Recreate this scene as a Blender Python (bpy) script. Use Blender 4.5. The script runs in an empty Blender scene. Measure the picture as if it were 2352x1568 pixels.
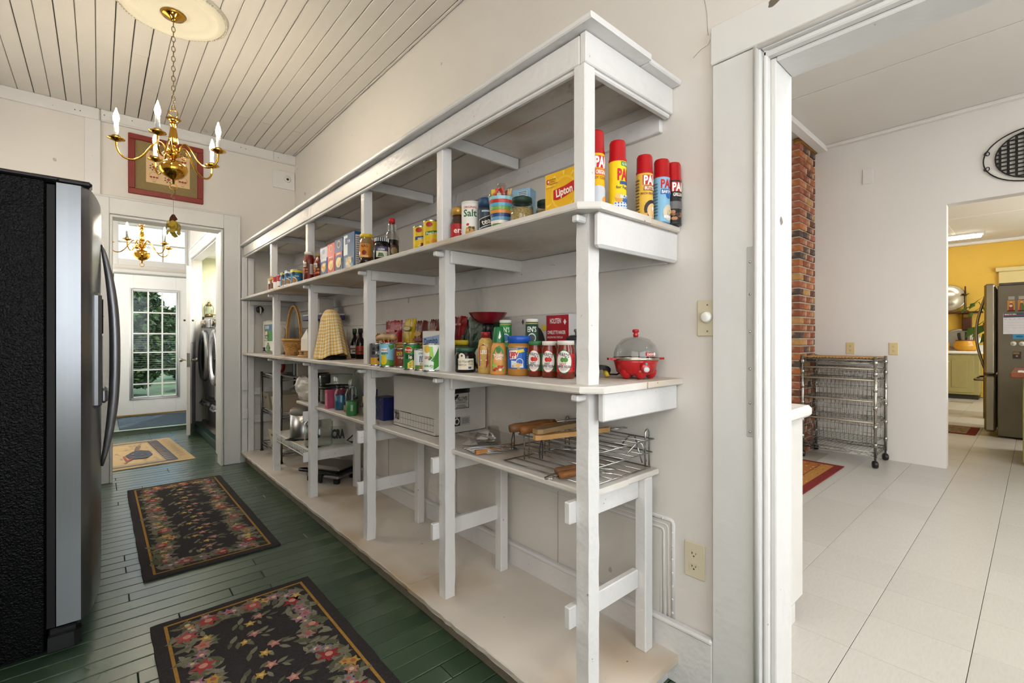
import bpy, bmesh, math, random
from mathutils import Vector, Matrix
R = random.Random(7)
PI = math.pi
sc = bpy.context.scene
C = sc.collection

# ---------------------------------------------------------------- camera
cd = bpy.data.cameras.new('camera'); cam = bpy.data.objects.new('camera', cd); C.objects.link(cam)
cd.sensor_width = 36.0; cd.lens = 1070 / 2352 * 36; cd.shift_y = -7 / 2352; cd.clip_start = 0.02
cam.location = (0, 0, 1.15); cam.rotation_euler = (PI / 2, 0, -math.atan(948 / 1070))
sc.camera = cam
# ---------------------------------------------------------------- world, light, exposure
sc.view_settings.view_transform = 'Standard'; sc.view_settings.look = 'None'
sc.view_settings.exposure = 0.17; sc.view_settings.gamma = 1.0; sc.view_settings.use_curve_mapping = False
cy = sc.cycles
cy.max_bounces = 5; cy.diffuse_bounces = 3; cy.glossy_bounces = 2; cy.transmission_bounces = 2
cy.transparent_max_bounces = 7; cy.use_adaptive_sampling = True; cy.adaptive_threshold = 0.11; cy.adaptive_min_samples = 14; cy.use_light_tree = False; cy.caustics_reflective = False; cy.caustics_refractive = False
cy.sample_clamp_indirect = 4.0; cy.use_denoising = True
w = bpy.data.worlds.new('world'); sc.world = w; w.use_nodes = True
nt = w.node_tree; bg = nt.nodes['Background']
sky = nt.nodes.new('ShaderNodeTexSky'); sky.sky_type = 'NISHITA'; sky.sun_disc = False
sky.sun_elevation = math.radians(48); sky.sun_rotation = math.radians(200); sky.air_density = 1.2; sky.dust_density = 2.5
nt.links.new(sky.outputs[0], bg.inputs[0]); bg.inputs[1].default_value = 0.5
def area(name, loc, rot, sx, sy, power, col):
    l = bpy.data.lights.new(name, 'AREA'); l.shape = 'RECTANGLE'; l.size = sx; l.size_y = sy; l.energy = power; l.color = col
    o = bpy.data.objects.new(name, l); C.objects.link(o); o.location = loc; o.rotation_euler = rot; return o
DAY = (0.84, 0.92, 1.0); WARM = (1.0, 0.86, 0.68)
h = PI / 2
area('daylight_pantry_window', (0.28, -1.86, 1.62), (h, 0, 0), 1.9, 1.7, 43, DAY)          # window behind the camera
area('side_fill_light', (-0.86, -0.45, 1.65), (h, 0, -h), 1.7, 1.6, 27, (1.0, 0.93, 0.84))  # unseen fill added at the left wall to light the shelf fronts
area('far_pantry_fill_light', (-0.86, 4.05, 1.9), (h, 0, -h), 0.9, 1.2, 9, (1.0, 0.95, 0.87))  # added fill at the left wall beyond the fridge, no window modelled
area('dining_side_fill_light', (3.6, -2.25, 1.7), (h, 0, 0), 3.2, 2.0, 62, (0.97, 0.98, 1.0))  # unseen fill added to brighten the dining room, wall behind it is solid
area('dining_top_fill_light', (2.15, -0.95, 3.08), (0, 0, 0), 0.6, 1.2, 44, (1.0, 0.97, 0.93))  # out-of-view fill added for the dining floor and walls, no fixture
area('kitchen_fill_light', (9.3, -2.25, 1.7), (h, 0, 0), 4.5, 1.9, 165, (1.0, 0.98, 0.93))  # unseen fill added on the right of the kitchen, no window modelled
area('hall_fill_light', (-0.40, 7.2, 1.75), (h, 0, -h), 2.2, 1.8, 25, (1.0, 0.97, 0.92))  # unseen fill added at the left hall wall to keep the hall bright
area('laundry_ceiling_lamp', (1.4, 6.3, 2.15), (0, 0, 0), 0.5, 1.4, 34, (1.0, 0.97, 0.9))
s = bpy.data.lights.new('sun', 'SUN'); s.energy = 3.0; s.angle = 0.02
so = bpy.data.objects.new('sun', s); C.objects.link(so); so.location = (0, 14, 9); so.rotation_euler = (math.radians(42), 0, math.radians(150))

# ---------------------------------------------------------------- materials
def lin(c):
    if isinstance(c, str): c = tuple(int(c[i:i+2], 16) for i in (0, 2, 4))
    return tuple(((x/255)/12.92 if x/255 <= .04045 else ((x/255+.055)/1.055)**2.4) for x in c) + (1,)
MATS = {}
def M(name, col, rough=.5, metal=0, var=.06, scale=9, bump=0, bscale=60, trans=0, ior=1.45, emit=0, coat=0,
      chips=0, chipcol='6b5c4a', stain=None, stretch=(1, 1, 1), spec=.5, alpha=1, crough=.03):
    if name in MATS: return MATS[name]
    m = bpy.data.materials.new(name); m.use_nodes = True; MATS[name] = m
    t = m.node_tree; L = t.links; p = t.nodes['Principled BSDF']
    p.inputs['Roughness'].default_value = rough; p.inputs['Metallic'].default_value = metal
    p.inputs['Specular IOR Level'].default_value = spec
    p.inputs['Transmission Weight'].default_value = trans; p.inputs['IOR'].default_value = ior
    p.inputs['Coat Weight'].default_value = coat; p.inputs['Coat Roughness'].default_value = crough
    p.inputs['Alpha'].default_value = alpha
    c = lin(col)
    tc = t.nodes.new('ShaderNodeTexCoord'); mp = t.nodes.new('ShaderNodeMapping'); mp.inputs['Scale'].default_value = stretch
    L.new(tc.outputs['Object'], mp.inputs['Vector'])
    n = t.nodes.new('ShaderNodeTexNoise'); n.inputs['Scale'].default_value = scale; n.inputs['Detail'].default_value = 2
    L.new(mp.outputs[0], n.inputs['Vector'])
    r = t.nodes.new('ShaderNodeMix'); r.data_type = 'RGBA'
    r.inputs[6].default_value = tuple(max(0, x*(1-var*2)) for x in c[:3]) + (1,)
    r.inputs[7].default_value = tuple(min(1, x*(1+var)) for x in c[:3]) + (1,)
    L.new(n.outputs['Fac'], r.inputs[0]); out = r.outputs[2]
    def blend(out, sc_, lo, hi, col2, det=3):
        n2 = t.nodes.new('ShaderNodeTexNoise'); n2.inputs['Scale'].default_value = sc_; n2.inputs['Detail'].default_value = min(det, 2)
        L.new(tc.outputs['Object'], n2.inputs['Vector'])
        mr = t.nodes.new('ShaderNodeMapRange'); mr.inputs[1].default_value = lo; mr.inputs[2].default_value = hi
        L.new(n2.outputs['Fac'], mr.inputs[0])
        x = t.nodes.new('ShaderNodeMix'); x.data_type = 'RGBA'; x.inputs[7].default_value = lin(col2)
        L.new(mr.outputs[0], x.inputs[0]); L.new(out, x.inputs[6]); return x.outputs[2]
    if stain: out = blend(out, stain[1], .5, .74, stain[0], 5)
    if chips: out = blend(out, chips, .755, .77, chipcol, 2)
    L.new(out, p.inputs['Base Color'])
    if bump:
        nb = t.nodes.new('ShaderNodeTexNoise'); nb.inputs['Scale'].default_value = bscale; nb.inputs['Detail'].default_value = 1.5
        L.new(mp.outputs[0], nb.inputs['Vector'])
        b = t.nodes.new('ShaderNodeBump'); b.inputs['Strength'].default_value = bump; b.inputs['Distance'].default_value = .01
        L.new(nb.outputs['Fac'], b.inputs['Height']); L.new(b.outputs[0], p.inputs['Normal'])
    if emit:
        p.inputs['Emission Color'].default_value = c; p.inputs['Emission Strength'].default_value = emit
    return m
def K(col, rough=.45, metal=0):      # plain printed / moulded colour
    return M('colour_%s_%d_%d' % (col, rough*100, metal*100), col, rough, metal, var=.04, scale=25)
WALLW = M('white_wall_paint', 'dcd7d0', .6, var=.03, scale=3, bump=.12, bscale=30, chips=9, chipcol='b8b0a6')
PAINT = M('white_gloss_paint', 'dfdddb', .38, var=.035, scale=6, bump=.28, bscale=38, chips=44, chipcol='a89d90')
CASE = M('chipped_casing_paint', 'dbdad7', .42, var=.03, scale=5, bump=.22, bscale=26, chips=17, chipcol='6d6458')
SHELFW = M('worn_shelf_paint', 'dfdad3', .5, var=.05, scale=5, bump=.16, bscale=30, stain=('c0a888', 2.6), chips=48, chipcol='8d8072')
CEILW = M('ceiling_paint', 'd9d3ca', .55, var=.025, scale=5, bump=.06, bscale=14)
CEILS = M('smooth_ceiling_paint', 'dcd9d0', .7, var=.02, scale=2)
def thin_glass(name, tint, base, rough=.03):      # thin clear sheet: see-through with Fresnel reflection
    m = bpy.data.materials.new(name); m.use_nodes = True; MATS[name] = m; t = m.node_tree; L = t.links
    t.nodes.remove(t.nodes['Principled BSDF']); out = t.nodes['Material Output']
    tr = t.nodes.new('ShaderNodeBsdfTransparent'); tr.inputs[0].default_value = lin(tint)
    gl = t.nodes.new('ShaderNodeBsdfGlossy'); gl.inputs[0].default_value = (.95, .97, .97, 1); gl.inputs['Roughness'].default_value = rough
    lw = t.nodes.new('ShaderNodeLayerWeight'); lw.inputs[0].default_value = .5; fr = t.nodes.new('ShaderNodeMath'); fr.operation = 'POWER'; fr.inputs[1].default_value = 3.5; L.new(lw.outputs['Facing'], fr.inputs[0])
    tc = t.nodes.new('ShaderNodeTexCoord'); n = t.nodes.new('ShaderNodeTexNoise'); n.inputs['Scale'].default_value = 12; n.inputs['Detail'].default_value = 1; L.new(tc.outputs['Object'], n.inputs['Vector'])
    sm = t.nodes.new('ShaderNodeMath'); sm.operation = 'MULTIPLY'; sm.inputs[1].default_value = base*2; L.new(n.outputs['Fac'], sm.inputs[0])
    ad = t.nodes.new('ShaderNodeMath'); ad.operation = 'ADD'; ad.use_clamp = True; L.new(fr.outputs[0], ad.inputs[0]); L.new(sm.outputs[0], ad.inputs[1])
    mx = t.nodes.new('ShaderNodeMixShader'); L.new(ad.outputs[0], mx.inputs[0]); L.new(tr.outputs[0], mx.inputs[1]); L.new(gl.outputs[0], mx.inputs[2]); L.new(mx.outputs[0], out.inputs[0])
    return m
GLASS = thin_glass('clear_glass', 'eef3f0', .04)
DOME = thin_glass('thin_clear_dome', 'f0f2f2', .05)
PANE = thin_glass('window_glass', 'f2f6f6', .01)
PLAS = thin_glass('clear_plastic', 'ecebe6', .09, .08)
STEEL = M('brushed_stainless', 'b4b4b4', .28, 1, var=.10, scale=30, stretch=(1, 1, .03))
CHROME = M('chrome_wire', 'c6c6c4', .16, 1, var=.03)
TIN = M('tin_plate', 'c9cacb', .25, 1, var=.05)
BRASS = M('polished_brass', 'd9a441', .13, 1, var=.06)
BLACK = M('black_plastic', '141416', .35, var=.1)
WOOD = M('light_wood', 'c99a5e', .5, var=.16, scale=14, stretch=(1, .15, 1), bump=.1)
DWOOD = M('dark_turned_wood', '7d5433', .5, var=.22, scale=22, bump=.2, bscale=40)
WICK = M('wicker', 'c8954f', .55, var=.25, scale=70)

# ---------------------------------------------------------------- mesh building
class B:
    def __init__(s): s.v = []; s.f = []; s.m = []; s.sm = []; s.mats = []; s.T = None
    def mi(s, m):
        if m not in s.mats: s.mats.append(m)
        return s.mats.index(m)
    def add(s, vs, fs, mat, smooth=False):
        o = len(s.v); i = s.mi(mat)
        s.v += [tuple(s.T @ Vector(v)) if s.T else tuple(v) for v in vs]
        for f in fs: s.f.append([o + k for k in f]); s.m.append(i); s.sm.append(smooth)
        return s
    def box(s, x0, x1, y0, y1, z0, z1, mat, b=0):
        if x0 > x1: x0, x1 = x1, x0
        if y0 > y1: y0, y1 = y1, y0
        if z0 > z1: z0, z1 = z1, z0
        if not b:
            vs = [(x, y, z) for x in (x0, x1) for y in (y0, y1) for z in (z0, z1)]
            return s.add(vs, [(0, 1, 3, 2), (4, 6, 7, 5), (0, 4, 5, 1), (2, 3, 7, 6), (0, 2, 6, 4), (1, 5, 7, 3)], mat)
        b = min(b, (x1-x0)*.45, (y1-y0)*.45, (z1-z0)*.45); vs = []; ix = {}
        L = ((x0, x1), (y0, y1), (z0, z1))
        for i in (0, 1):
            for j in (0, 1):
                for k in (0, 1):
                    c = [L[0][i], L[1][j], L[2][k]]; sg = [1-2*i, 1-2*j, 1-2*k]
                    for a in range(3):
                        q = [c[n] + (0 if n == a else sg[n]*b) for n in range(3)]
                        ix[i, j, k, a] = len(vs); vs.append(q)
        fs = []
        for a in range(3):
            o1, o2 = [n for n in range(3) if n != a]
            for e in (0, 1):
                q = []
                for (p1, p2) in ((0, 0), (1, 0), (1, 1), (0, 1)):
                    t = [0, 0, 0]; t[a] = e; t[o1] = p1; t[o2] = p2; q.append(ix[t[0], t[1], t[2], a])
                fs.append(q)
            for p1 in (0, 1):
                for p2 in (0, 1):
                    t = [0, 0, 0]; t[o1] = p1; t[o2] = p2; u = list(t); u[a] = 1
                    fs.append([ix[t[0], t[1], t[2], o1], ix[t[0], t[1], t[2], o2], ix[u[0], u[1], u[2], o2], ix[u[0], u[1], u[2], o1]])
        for i in (0, 1):
            for j in (0, 1):
                for k in (0, 1): fs.append([ix[i, j, k, a] for a in range(3)])
        return s.add(vs, fs, mat)
    def lathe(s, prof, mat, o=(0, 0, 0), seg=24, smooth=True, sx=1, sy=1):
        vs = []; rows = []
        for r, z in prof:
            if r < 1e-6: rows.append([len(vs)]); vs.append((o[0], o[1], o[2]+z))
            else:
                rows.append(list(range(len(vs), len(vs)+seg)))
                for k in range(seg):
                    a = 2*PI*k/seg; vs.append((o[0]+r*sx*math.cos(a), o[1]+r*sy*math.sin(a), o[2]+z))
        fs = []
        for A, D in zip(rows, rows[1:]):
            for k in range(seg):
                k2 = (k+1) % seg
                if len(A) == 1 and len(D) == 1: continue
                if len(A) == 1: fs.append((A[0], D[k2], D[k]))
                elif len(D) == 1: fs.append((A[k], A[k2], D[0]))
                else: fs.append((A[k], A[k2], D[k2], D[k]))
        return s.add(vs, fs, mat, smooth)
    def tube(s, pts, r, mat, seg=6, closed=False, smooth=True):
        pts = [Vector(p) for p in pts]; n = len(pts)
        rs = r if isinstance(r, (list, tuple)) else [r]*n
        vs = []; up = None
        for i, p in enumerate(pts):
            a = pts[i-1] if (i > 0 or closed) else p; b = pts[(i+1) % n] if (i < n-1 or closed) else p
            t = (b - a).normalized() if (b-a).length > 1e-9 else Vector((0, 0, 1))
            if up is None:
                up = Vector((0, 0, 1)) if abs(t.z) < .9 else Vector((1, 0, 0))
            x = up - t*up.dot(t)
            if x.length < 1e-4: x = Vector((1, .3, .2)); x = x - t*x.dot(t)
            x.normalize(); y = t.cross(x); up = x
            for k in range(seg):
                q = 2*PI*k/seg; vs.append(p + (x*math.cos(q) + y*math.sin(q))*rs[i])
        fs = []
        for i in range(n if closed else n-1):
            j = (i+1) % n
            for k in range(seg):
                k2 = (k+1) % seg; fs.append((i*seg+k, i*seg+k2, j*seg+k2, j*seg+k))
        if not closed: fs += [tuple(range(seg))[::-1], tuple(range((n-1)*seg, n*seg))]
        return s.add(vs, fs, mat, smooth)
    def prism(s, poly, z0, z1, mat, smooth=False):      # poly in xy
        n = len(poly); vs = [(x, y, z0) for x, y in poly] + [(x, y, z1) for x, y in poly]
        fs = [tuple(range(n))[::-1], tuple(range(n, 2*n))] + [(k, (k+1) % n, n+(k+1) % n, n+k) for k in range(n)]
        return s.add(vs, fs, mat, smooth)
    def ball(s, c, rx, ry, rz, mat, seg=14, rings=8):
        return s.lathe([(math.sin(PI*i/rings), -math.cos(PI*i/rings)*rz) for i in range(rings+1)], mat, c, seg, True, rx, ry)
    def build(s, name, parent=None, loc=None, rz=0):
        me = bpy.data.meshes.new(name); me.from_pydata(s.v, [], s.f)
        for m in s.mats: me.materials.append(m)
        me.polygons.foreach_set('material_index', s.m); me.polygons.foreach_set('use_smooth', s.sm); me.update()
        if s.f:
            bm = bmesh.new(); bm.from_mesh(me); bmesh.ops.recalc_face_normals(bm, faces=bm.faces); bm.to_mesh(me); bm.free()
        o = bpy.data.objects.new(name, me); C.objects.link(o)
        if parent: o.parent = parent
        if loc: o.location = loc
        o.rotation_euler.z = rz
        return o
def tag(o, label, cat, group=None):
    o['label'] = label; o['category'] = cat
    if group: o['group'] = group
    return o
def thing(name, label, cat, loc=(0, 0, 0), rz=0, group=None):
    o = bpy.data.objects.new(name, None); C.objects.link(o); o.empty_display_size = .05
    o.location = loc; o.rotation_euler.z = rz; return tag(o, label, cat, group)
def struct(o): o['kind'] = 'structure'; return o
def sgroup(name):
    o = bpy.data.objects.new(name, None); C.objects.link(o); return struct(o)
def bx(name, parent, *a, **k): return B().box(*a, **k).build(name, parent)
def dup(o, parent=None, loc=None, rz=None):
    c = o.copy(); C.objects.link(c); c.parent = parent
    if loc: c.location = loc
    if rz is not None: c.rotation_euler.z = rz
    for ch in o.children: dup(ch, c)
    return c
def camrz(x, y, off=0): return math.atan2(-y, -x) + PI/2 + math.radians(off)   # turn local -Y towards the viewer

# ---------------------------------------------------------------- flat print: letters and shapes laid on a surface
TXT = {}
def text2d(st, bold, shear):
    k = (st, bold, shear)
    if k in TXT: return TXT[k]
    cu = bpy.data.curves.new('t', 'FONT'); cu.body = st; cu.size = 1; cu.offset = bold; cu.shear = shear; cu.resolution_u = 2
    ob = bpy.data.objects.new('t', cu); C.objects.link(ob); dg = bpy.context.evaluated_depsgraph_get()
    me = bpy.data.meshes.new_from_object(ob.evaluated_get(dg)); bpy.data.objects.remove(ob); bpy.data.curves.remove(cu)
    vs = [(v.co.x, v.co.y) for v in me.vertices]; fs = [tuple(p.vertices) for p in me.polygons]; bpy.data.meshes.remove(me)
    if vs:
        x0 = min(v[0] for v in vs); x1 = max(v[0] for v in vs)
        vs = [((x-(x0+x1)/2)/.7, y/.7-.5) for x, y in vs]
    TXT[k] = (vs, fs); return TXT[k]
def decals(parent, specs, mp, step=0, name='printed_label', eps0=.0004):
    b = B()
    for i, sp in enumerate(specs):
        k = sp[0]; eps = eps0 + i*.00016
        if k == 'r': _, u0, u1, v0, v1, col = sp; vs = [(u0, v0), (u1, v0), (u1, v1), (u0, v1)]; fs = [(0, 1, 2, 3)]
        elif k == 'e':
            _, u, v, ru, rv, col = sp; vs = [(u+ru*math.cos(2*PI*q/18), v+rv*math.sin(2*PI*q/18)) for q in range(18)]; fs = [tuple(range(18))]
        elif k == 'p': _, vs, col = sp; fs = [tuple(range(len(vs)))]
        else:
            _, u, v, hh, st, col = sp[:6]; o = sp[6] if len(sp) > 6 else {}
            tv, fs = text2d(st, o.get('b', .02), o.get('i', 0)); sx = o.get('sx', 1); rr = math.radians(o.get('rot', 0))
            if o.get('w') and tv: sx = o['w']/hh/(max(q[0] for q in tv)-min(q[0] for q in tv))
            vs = [(u+(x*hh*sx)*math.cos(rr)-y*hh*math.sin(rr), v+(x*hh*sx)*math.sin(rr)+y*hh*math.cos(rr)) for x, y in tv]
        if not vs: continue
        if step:
            bm = bmesh.new(); bv = [bm.verts.new((x, y, 0)) for x, y in vs]
            for f in fs:
                try: bm.faces.new([bv[q] for q in f])
                except ValueError: pass
            u0 = min(x for x, _ in vs); u1 = max(x for x, _ in vs); q = math.floor(u0/step)+1
            while q*step < u1:
                bmesh.ops.bisect_plane(bm, geom=bm.verts[:]+bm.edges[:]+bm.faces[:], plane_co=(q*step, 0, 0), plane_no=(1, 0, 0)); q += 1
            bm.verts.index_update(); vs = [(v.co.x, v.co.y) for v in bm.verts]; fs = [tuple(v.index for v in f.verts) for f in bm.faces]; bm.free()
        b.add([mp(x, y, eps) for x, y in vs], fs, K(col) if isinstance(col, str) else col)
    return b.build(name, parent)
def cylmap(r): return lambda u, v, e: ((r+e)*math.sin(u/r), -(r+e)*math.cos(u/r), v)
def front(d): return lambda u, v, e: (u, -d-e, v)                       # face looking along local -Y
def side(wd): return lambda u, v, e: (wd+e, u, v)                       # face looking along local +X
def topm(z): return lambda u, v, e: (u, v, z+e)
# ================================================================ SETTING
XW = 1.46; YF = 4.91; ZC = 2.955
def wallbox(name, boxes, mat):
    b = B()
    for q in boxes: b.box(*q, mat)
    return struct(b.build(name))
floor = wallbox('floor', [(-1.0, 1.0, -2.1, 8.6, -.06, -.016), (1.0, 1.6, -2.1, 5.0, -.06, -.016)], M('floor_gap', '171d15', .8))
FG = [M('green_floor_paint_%d' % i, c, .5, var=.16, scale=5, bump=.07, bscale=16, coat=1.0, crough=.29, stain=(st, 3.0), chips=22, chipcol='8a8873', stretch=(.35, 1, 1))
      for i, (c, st) in enumerate((('385039', '56624a'), ('3e563f', '5b6850'), ('344a36', '515d46'), ('435b43', '626d53')))]
pm = {}
def plank(parent, L_, wd, i):
    k = (round(L_, 2), i)
    if k not in pm:
        o = B().box(0, L_-.0025, 0, wd-.0035, -.018, 0, FG[i], b=.002).build('plank', parent); pm[k] = o; return o
    o = pm[k].copy(); C.objects.link(o); return o
y = -1.9; wd = .0825
while y < 7.17:
    xs = [-.9] + sorted(R.sample([.45, .6, .75, .9, 1.05, 1.2] if y < 4.9 else [.2, .45, .65], 1) + (R.sample([-.05, .1, .25, .4], 1) if R.random() < .5 else []))
    x1 = 1.46 if y < 4.9 else .9
    xs = [x for x in xs if x < x1-.1] + [x1]
    for a, c in zip(xs, xs[1:]):
        o = plank(floor, c-a, wd, R.randrange(4)); o.location = (a, y, R.uniform(-.0008, .0004))
    y += wd
# raised step at the outer door
bx('threshold_step', floor, -.45, 1.0, 7.19, 8.6, -.016, .05, FG[1], b=.006)
bx('threshold_strip', floor, .1, 1.0, 7.17, 7.25, .05, .058, M('pale_green_edge', '9fb7a2', .35), b=.003)
# ceiling of beaded boards
ceil = wallbox('ceiling', [(-1.0, 1.6, -2.1, 5.0, ZC+.012, ZC+.08)], M('ceiling_gap', '3a352f', .9))
x = -.9+.03; bw = .0855; cm = {}
while x < XW:
    e = min(x+bw, XW); ys = [-1.9, R.choice([-.4, .6, 1.4, 2.2, 3.0, 3.8, 4.3]), YF]
    for a, c in zip(ys, ys[1:]):
        k = round(c-a, 2), round(e-x, 3)
        if k in cm: o = cm[k].copy(); C.objects.link(o)
        else: o = B().box(0, e-x-.003-.0016*(len(cm) % 3), .001, c-a-.001, 0, .016, CEILW, b=.003).build('ceiling_board', ceil); cm[k] = o
        o.location = (x, a, ZC+R.uniform(0, .0015))
    x += bw
# right wall with the doorway to the dining room (opening y -.45 .. .52, up to 2.0)
DY0, DY1, DZ = -.45, .52, 1.99
wr = wallbox('wall_right', [(XW, 1.6, DY1, YF+.12, 0, 3.2), (XW, 1.6, -2.1, DY0, 0, 3.2), (XW, 1.6, DY0, DY1, DZ, 3.2)], WALLW)
wallbox('wall_left', [(-1.0, -.9, -2.0, 5.03, 0, 3.0)], WALLW)
wallbox('wall_back', [(-1.0, 1.46, -2.0, -1.9, 0, 3.0)], WALLW)
wf = wallbox('wall_far', [(-1.0, .075, YF, 5.03, 0, 3.0), (.83, 1.46, YF, 5.03, 0, 3.0), (.075, .83, YF, 5.03, 2.12, 3.0)], WALLW)
# casing round the dining-room doorway
t = sgroup('trim_1')
bx('casing_board', t, XW-.022, XW, .553, .677, 0, 2.003, CASE, b=.003)
bx('casing_head', t, XW-.024, XW, -.62, .682, 2.006, 2.125, CASE, b=.003)
b = B()
for y0, y1, x0 in ((.533, .553, 1.43), (.519, .533, 1.448)): b.box(x0, 1.475, y0, y1, 0, 2.0, CASE, b=.005)
b.tube([(1.432, .543, 0), (1.432, .543, 2.0)], .0075, CASE, 8)
b.build('casing_moulding', t)
b = B()
b.box(1.43, 1.475, -.6, .533, 1.985, 2.006, CASE, b=.005); b.tube([(1.432, .55, 1.994), (1.432, -.6, 1.994)], .0075, CASE, 8); b.box(1.448, 1.475, -.6, .533, 1.968, 1.985, CASE, b=.004)
b.build('head_moulding', t)
bx('door_jamb', t, 1.475, 1.605, .505, .522, 0, 1.97, CASE, b=.003)
bx('head_jamb', t, 1.475, 1.605, -.45, .505, 1.957, 1.972, CASE, b=.003)
bx('casing_board', t, XW-.022, 1.605, -.6, -.45, 0, 2.003, CASE, b=.003)
# riveted metal guard on the casing edge
g = tag(B().box(1.4345, 1.4375, .541, .571, .86, 1.42, M('painted_metal_strip', 'c3c2bf', .4, .3, var=.05), b=.001).box(1.43, 1.4375, .535, .541, .86, 1.42, PAINT).build('edge_guard_strip'), 'painted metal guard strip riveted to the white doorway casing', 'metal strip')
for z in (.875, .96, 1.06, 1.17, 1.28, 1.375): B().ball((1.434, .562, z), .003, .004, .004, TIN, 8, 4).build('rivet', g)
# baseboard and boarding of the right wall
struct(B().box(XW-.022, XW, .677, 4.86, 0, .19, PAINT, b=.004).box(XW-.03, XW, .677, 4.86, .185, .202, PAINT, b=.006).build('baseboard_right'))
for z, d, n in ((.52, .006, 'wall_bead'), (1.245, .008, 'wall_bead'), (1.66, .006, 'wall_bead')):
    B().box(XW-d, XW, 1.16, 4.88, z, z+.012, PAINT, b=.003).build(n, wr)
for yy, z0, z1 in ((1.35, .2, .5), (2.1, .2, .66), (2.9, .2, .5), (1.2, .71, .93), (3.6, 1.08, 1.22)):
    B().box(XW-.0025, XW, yy, yy+.004, z0, z1, M('joint_line', 'b3aaa0', .8)).build('board_joint', wr)  # thin strips in a darker tone marking the board joints
# moulded panel frame low on the right wall
t = sgroup('trim_2')
for k, (rr, off) in enumerate(((.009, 0), (.005, .02), (.006, .036), (.004, .05))):
    x = XW+.0035; y0 = .822+off; z1 = .53-off
    B().tube([(x, y0, .19), (x, y0, z1-.01), (x, y0+.003, z1-.003), (x, y0+.01, z1), (x, 4.8, z1)], rr, PAINT, 8).build('panel_moulding', t)
for k in range(12): B().ball((XW-.004, .86+k*.05, .53), .004, .004, .005, PAINT, 6, 4).build('moulding_bead', t)
for k in range(7): B().ball((XW-.004, .822, .22+k*.045), .004, .004, .005, PAINT, 6, 4).build('moulding_bead', t)
# hairline cracks in the plaster above the shelf end
b = B(); CR = M('plaster_crack', '8f857a', .9)
for pts in ([(1.459, .75, 2.07), (1.459, .725, 2.085), (1.459, .70, 2.09), (1.459, .685, 2.115)], [(1.459, .70, 2.12), (1.459, .705, 2.2), (1.459, .712, 2.24), (1.459, .72, 2.3)]):
    b.tube(pts, .0006, CR, 4)
b.build('plaster_crack', wr)
# far wall trim
t = sgroup('trim_3')
bx('ceiling_trim', t, -.9, .0, YF-.02, YF, 2.865, ZC, PAINT, b=.003); bx('ceiling_trim', t, .01, 1.26, YF-.022, YF, 2.87, ZC, PAINT, b=.003); bx('ceiling_trim', t, 1.262, XW, YF-.022, YF, 2.87, ZC, PAINT, b=.003)
bx('trim_edge', t, .01, XW, YF-.03, YF, 2.862, 2.872, PAINT, b=.003)
bx('wall_batten', t, -.085, .008, YF-.018, YF, 2.205, 2.865, PAINT, b=.003)
nb = B()
for x in (-.14, -.11, .03, .2, .48, .76, .78, .98, 1.02, 1.3):
    nb.lathe([(0, 0), (.004, 0)], M('nail_hole', '3b332c', .8), (0, 0, 0), 8); nb.v[-9:] = [(x+q[0], YF-.0232, 2.91+q[1]+.01*math.sin(x*9)) for q in nb.v[-9:]]
nb.build('nail_hole', t)
t = sgroup('trim_4')      # casing of the hall doorway
bx('casing_board', t, .845, .965, YF-.022, YF, 0, 2.275, CASE, b=.004); bx('casing_board', t, -.075, .06, YF-.022, YF, 0, 2.275, CASE, b=.004)
bx('casing_head', t, .06, .845, YF-.022, YF, 2.145, 2.275, CASE, b=.004)
bx('casing_bead', t, -.085, .98, YF-.032, YF, 2.27, 2.286, CASE, b=.005); bx('casing_bead', t, .962, .978, YF-.032, YF, 0, 2.27, CASE, b=.005); bx('picture_rail_bead', t, -.4, -.085, YF-.012, YF, 2.19, 2.2, CASE, b=.003)
bx('door_jamb', t, .82, .838, YF-.03, 5.04, 0, 2.13, CASE, b=.004); bx('door_jamb', t, .062, .08, YF-.03, 5.04, 0, 2.13, CASE, b=.004); bx('head_jamb', t, .062, .838, YF-.03, 5.04, 2.118, 2.136, CASE, b=.004)
o = B().box(1.255, 1.455, YF-.014, YF, 2.615, 2.79, PAINT, b=.003).lathe([(.032, 0), (.034, .004), (.02, .006), (.012, .005), (0, .005)], PAINT, (0, 0, 0), 20)
n = 20*4+1; o.v[-n:] = [(1.385+q[0], YF-.014-q[2], 2.715+q[1]) for q in o.v[-n:]]
o.lathe([(0, 0), (.012, 0)], M('round_hole', '2b2724', .9), (0, 0, 0), 12); o.v[-13:] = [(1.387+q[0], YF-.021, 2.713+q[1]) for q in o.v[-13:]]
tag(o.build('cover_board'), 'white painted board with a round hole high in the far corner', 'cover plate')

# ---------------------------------------------------------------- hall, laundry, outside
wallbox('wall_hall_left', [(-.55, -.45, 5.03, 8.62, 0, 3.0)], WALLW)
wallbox('wall_hall_right', [(.9, 1.0, 5.03, 5.47, 0, 3.0), (.9, 1.0, 5.47, 7.2, 2.17, 3.0), (.9, 1.0, 7.2, 7.42, 0, 3.0), (1.0, 1.1, 7.42, 8.5, 0, 3.0)], WALLW)
wallbox('ceiling_hall', [(-.55, 1.1, 5.03, 8.62, 2.95, 3.02)], CEILS)
wallbox('wall_hall_end', [(-.45, .14, 8.5, 8.62, 0, 2.95), (1.0, 1.1, 8.5, 8.62, 0, 2.95), (.14, 1.0, 8.5, 8.62, 2.82, 2.95), (.14, 1.0, 8.5, 8.6, 2.06, 2.18)], WALLW)
t = sgroup('trim_5')
bx('opening_casing', t, .875, .9, 5.36, 5.47, 0, 2.29, CASE, b=.004); bx('opening_casing', t, .875, .9, 7.2, 7.3, 0, 2.29, CASE, b=.004)
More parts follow.
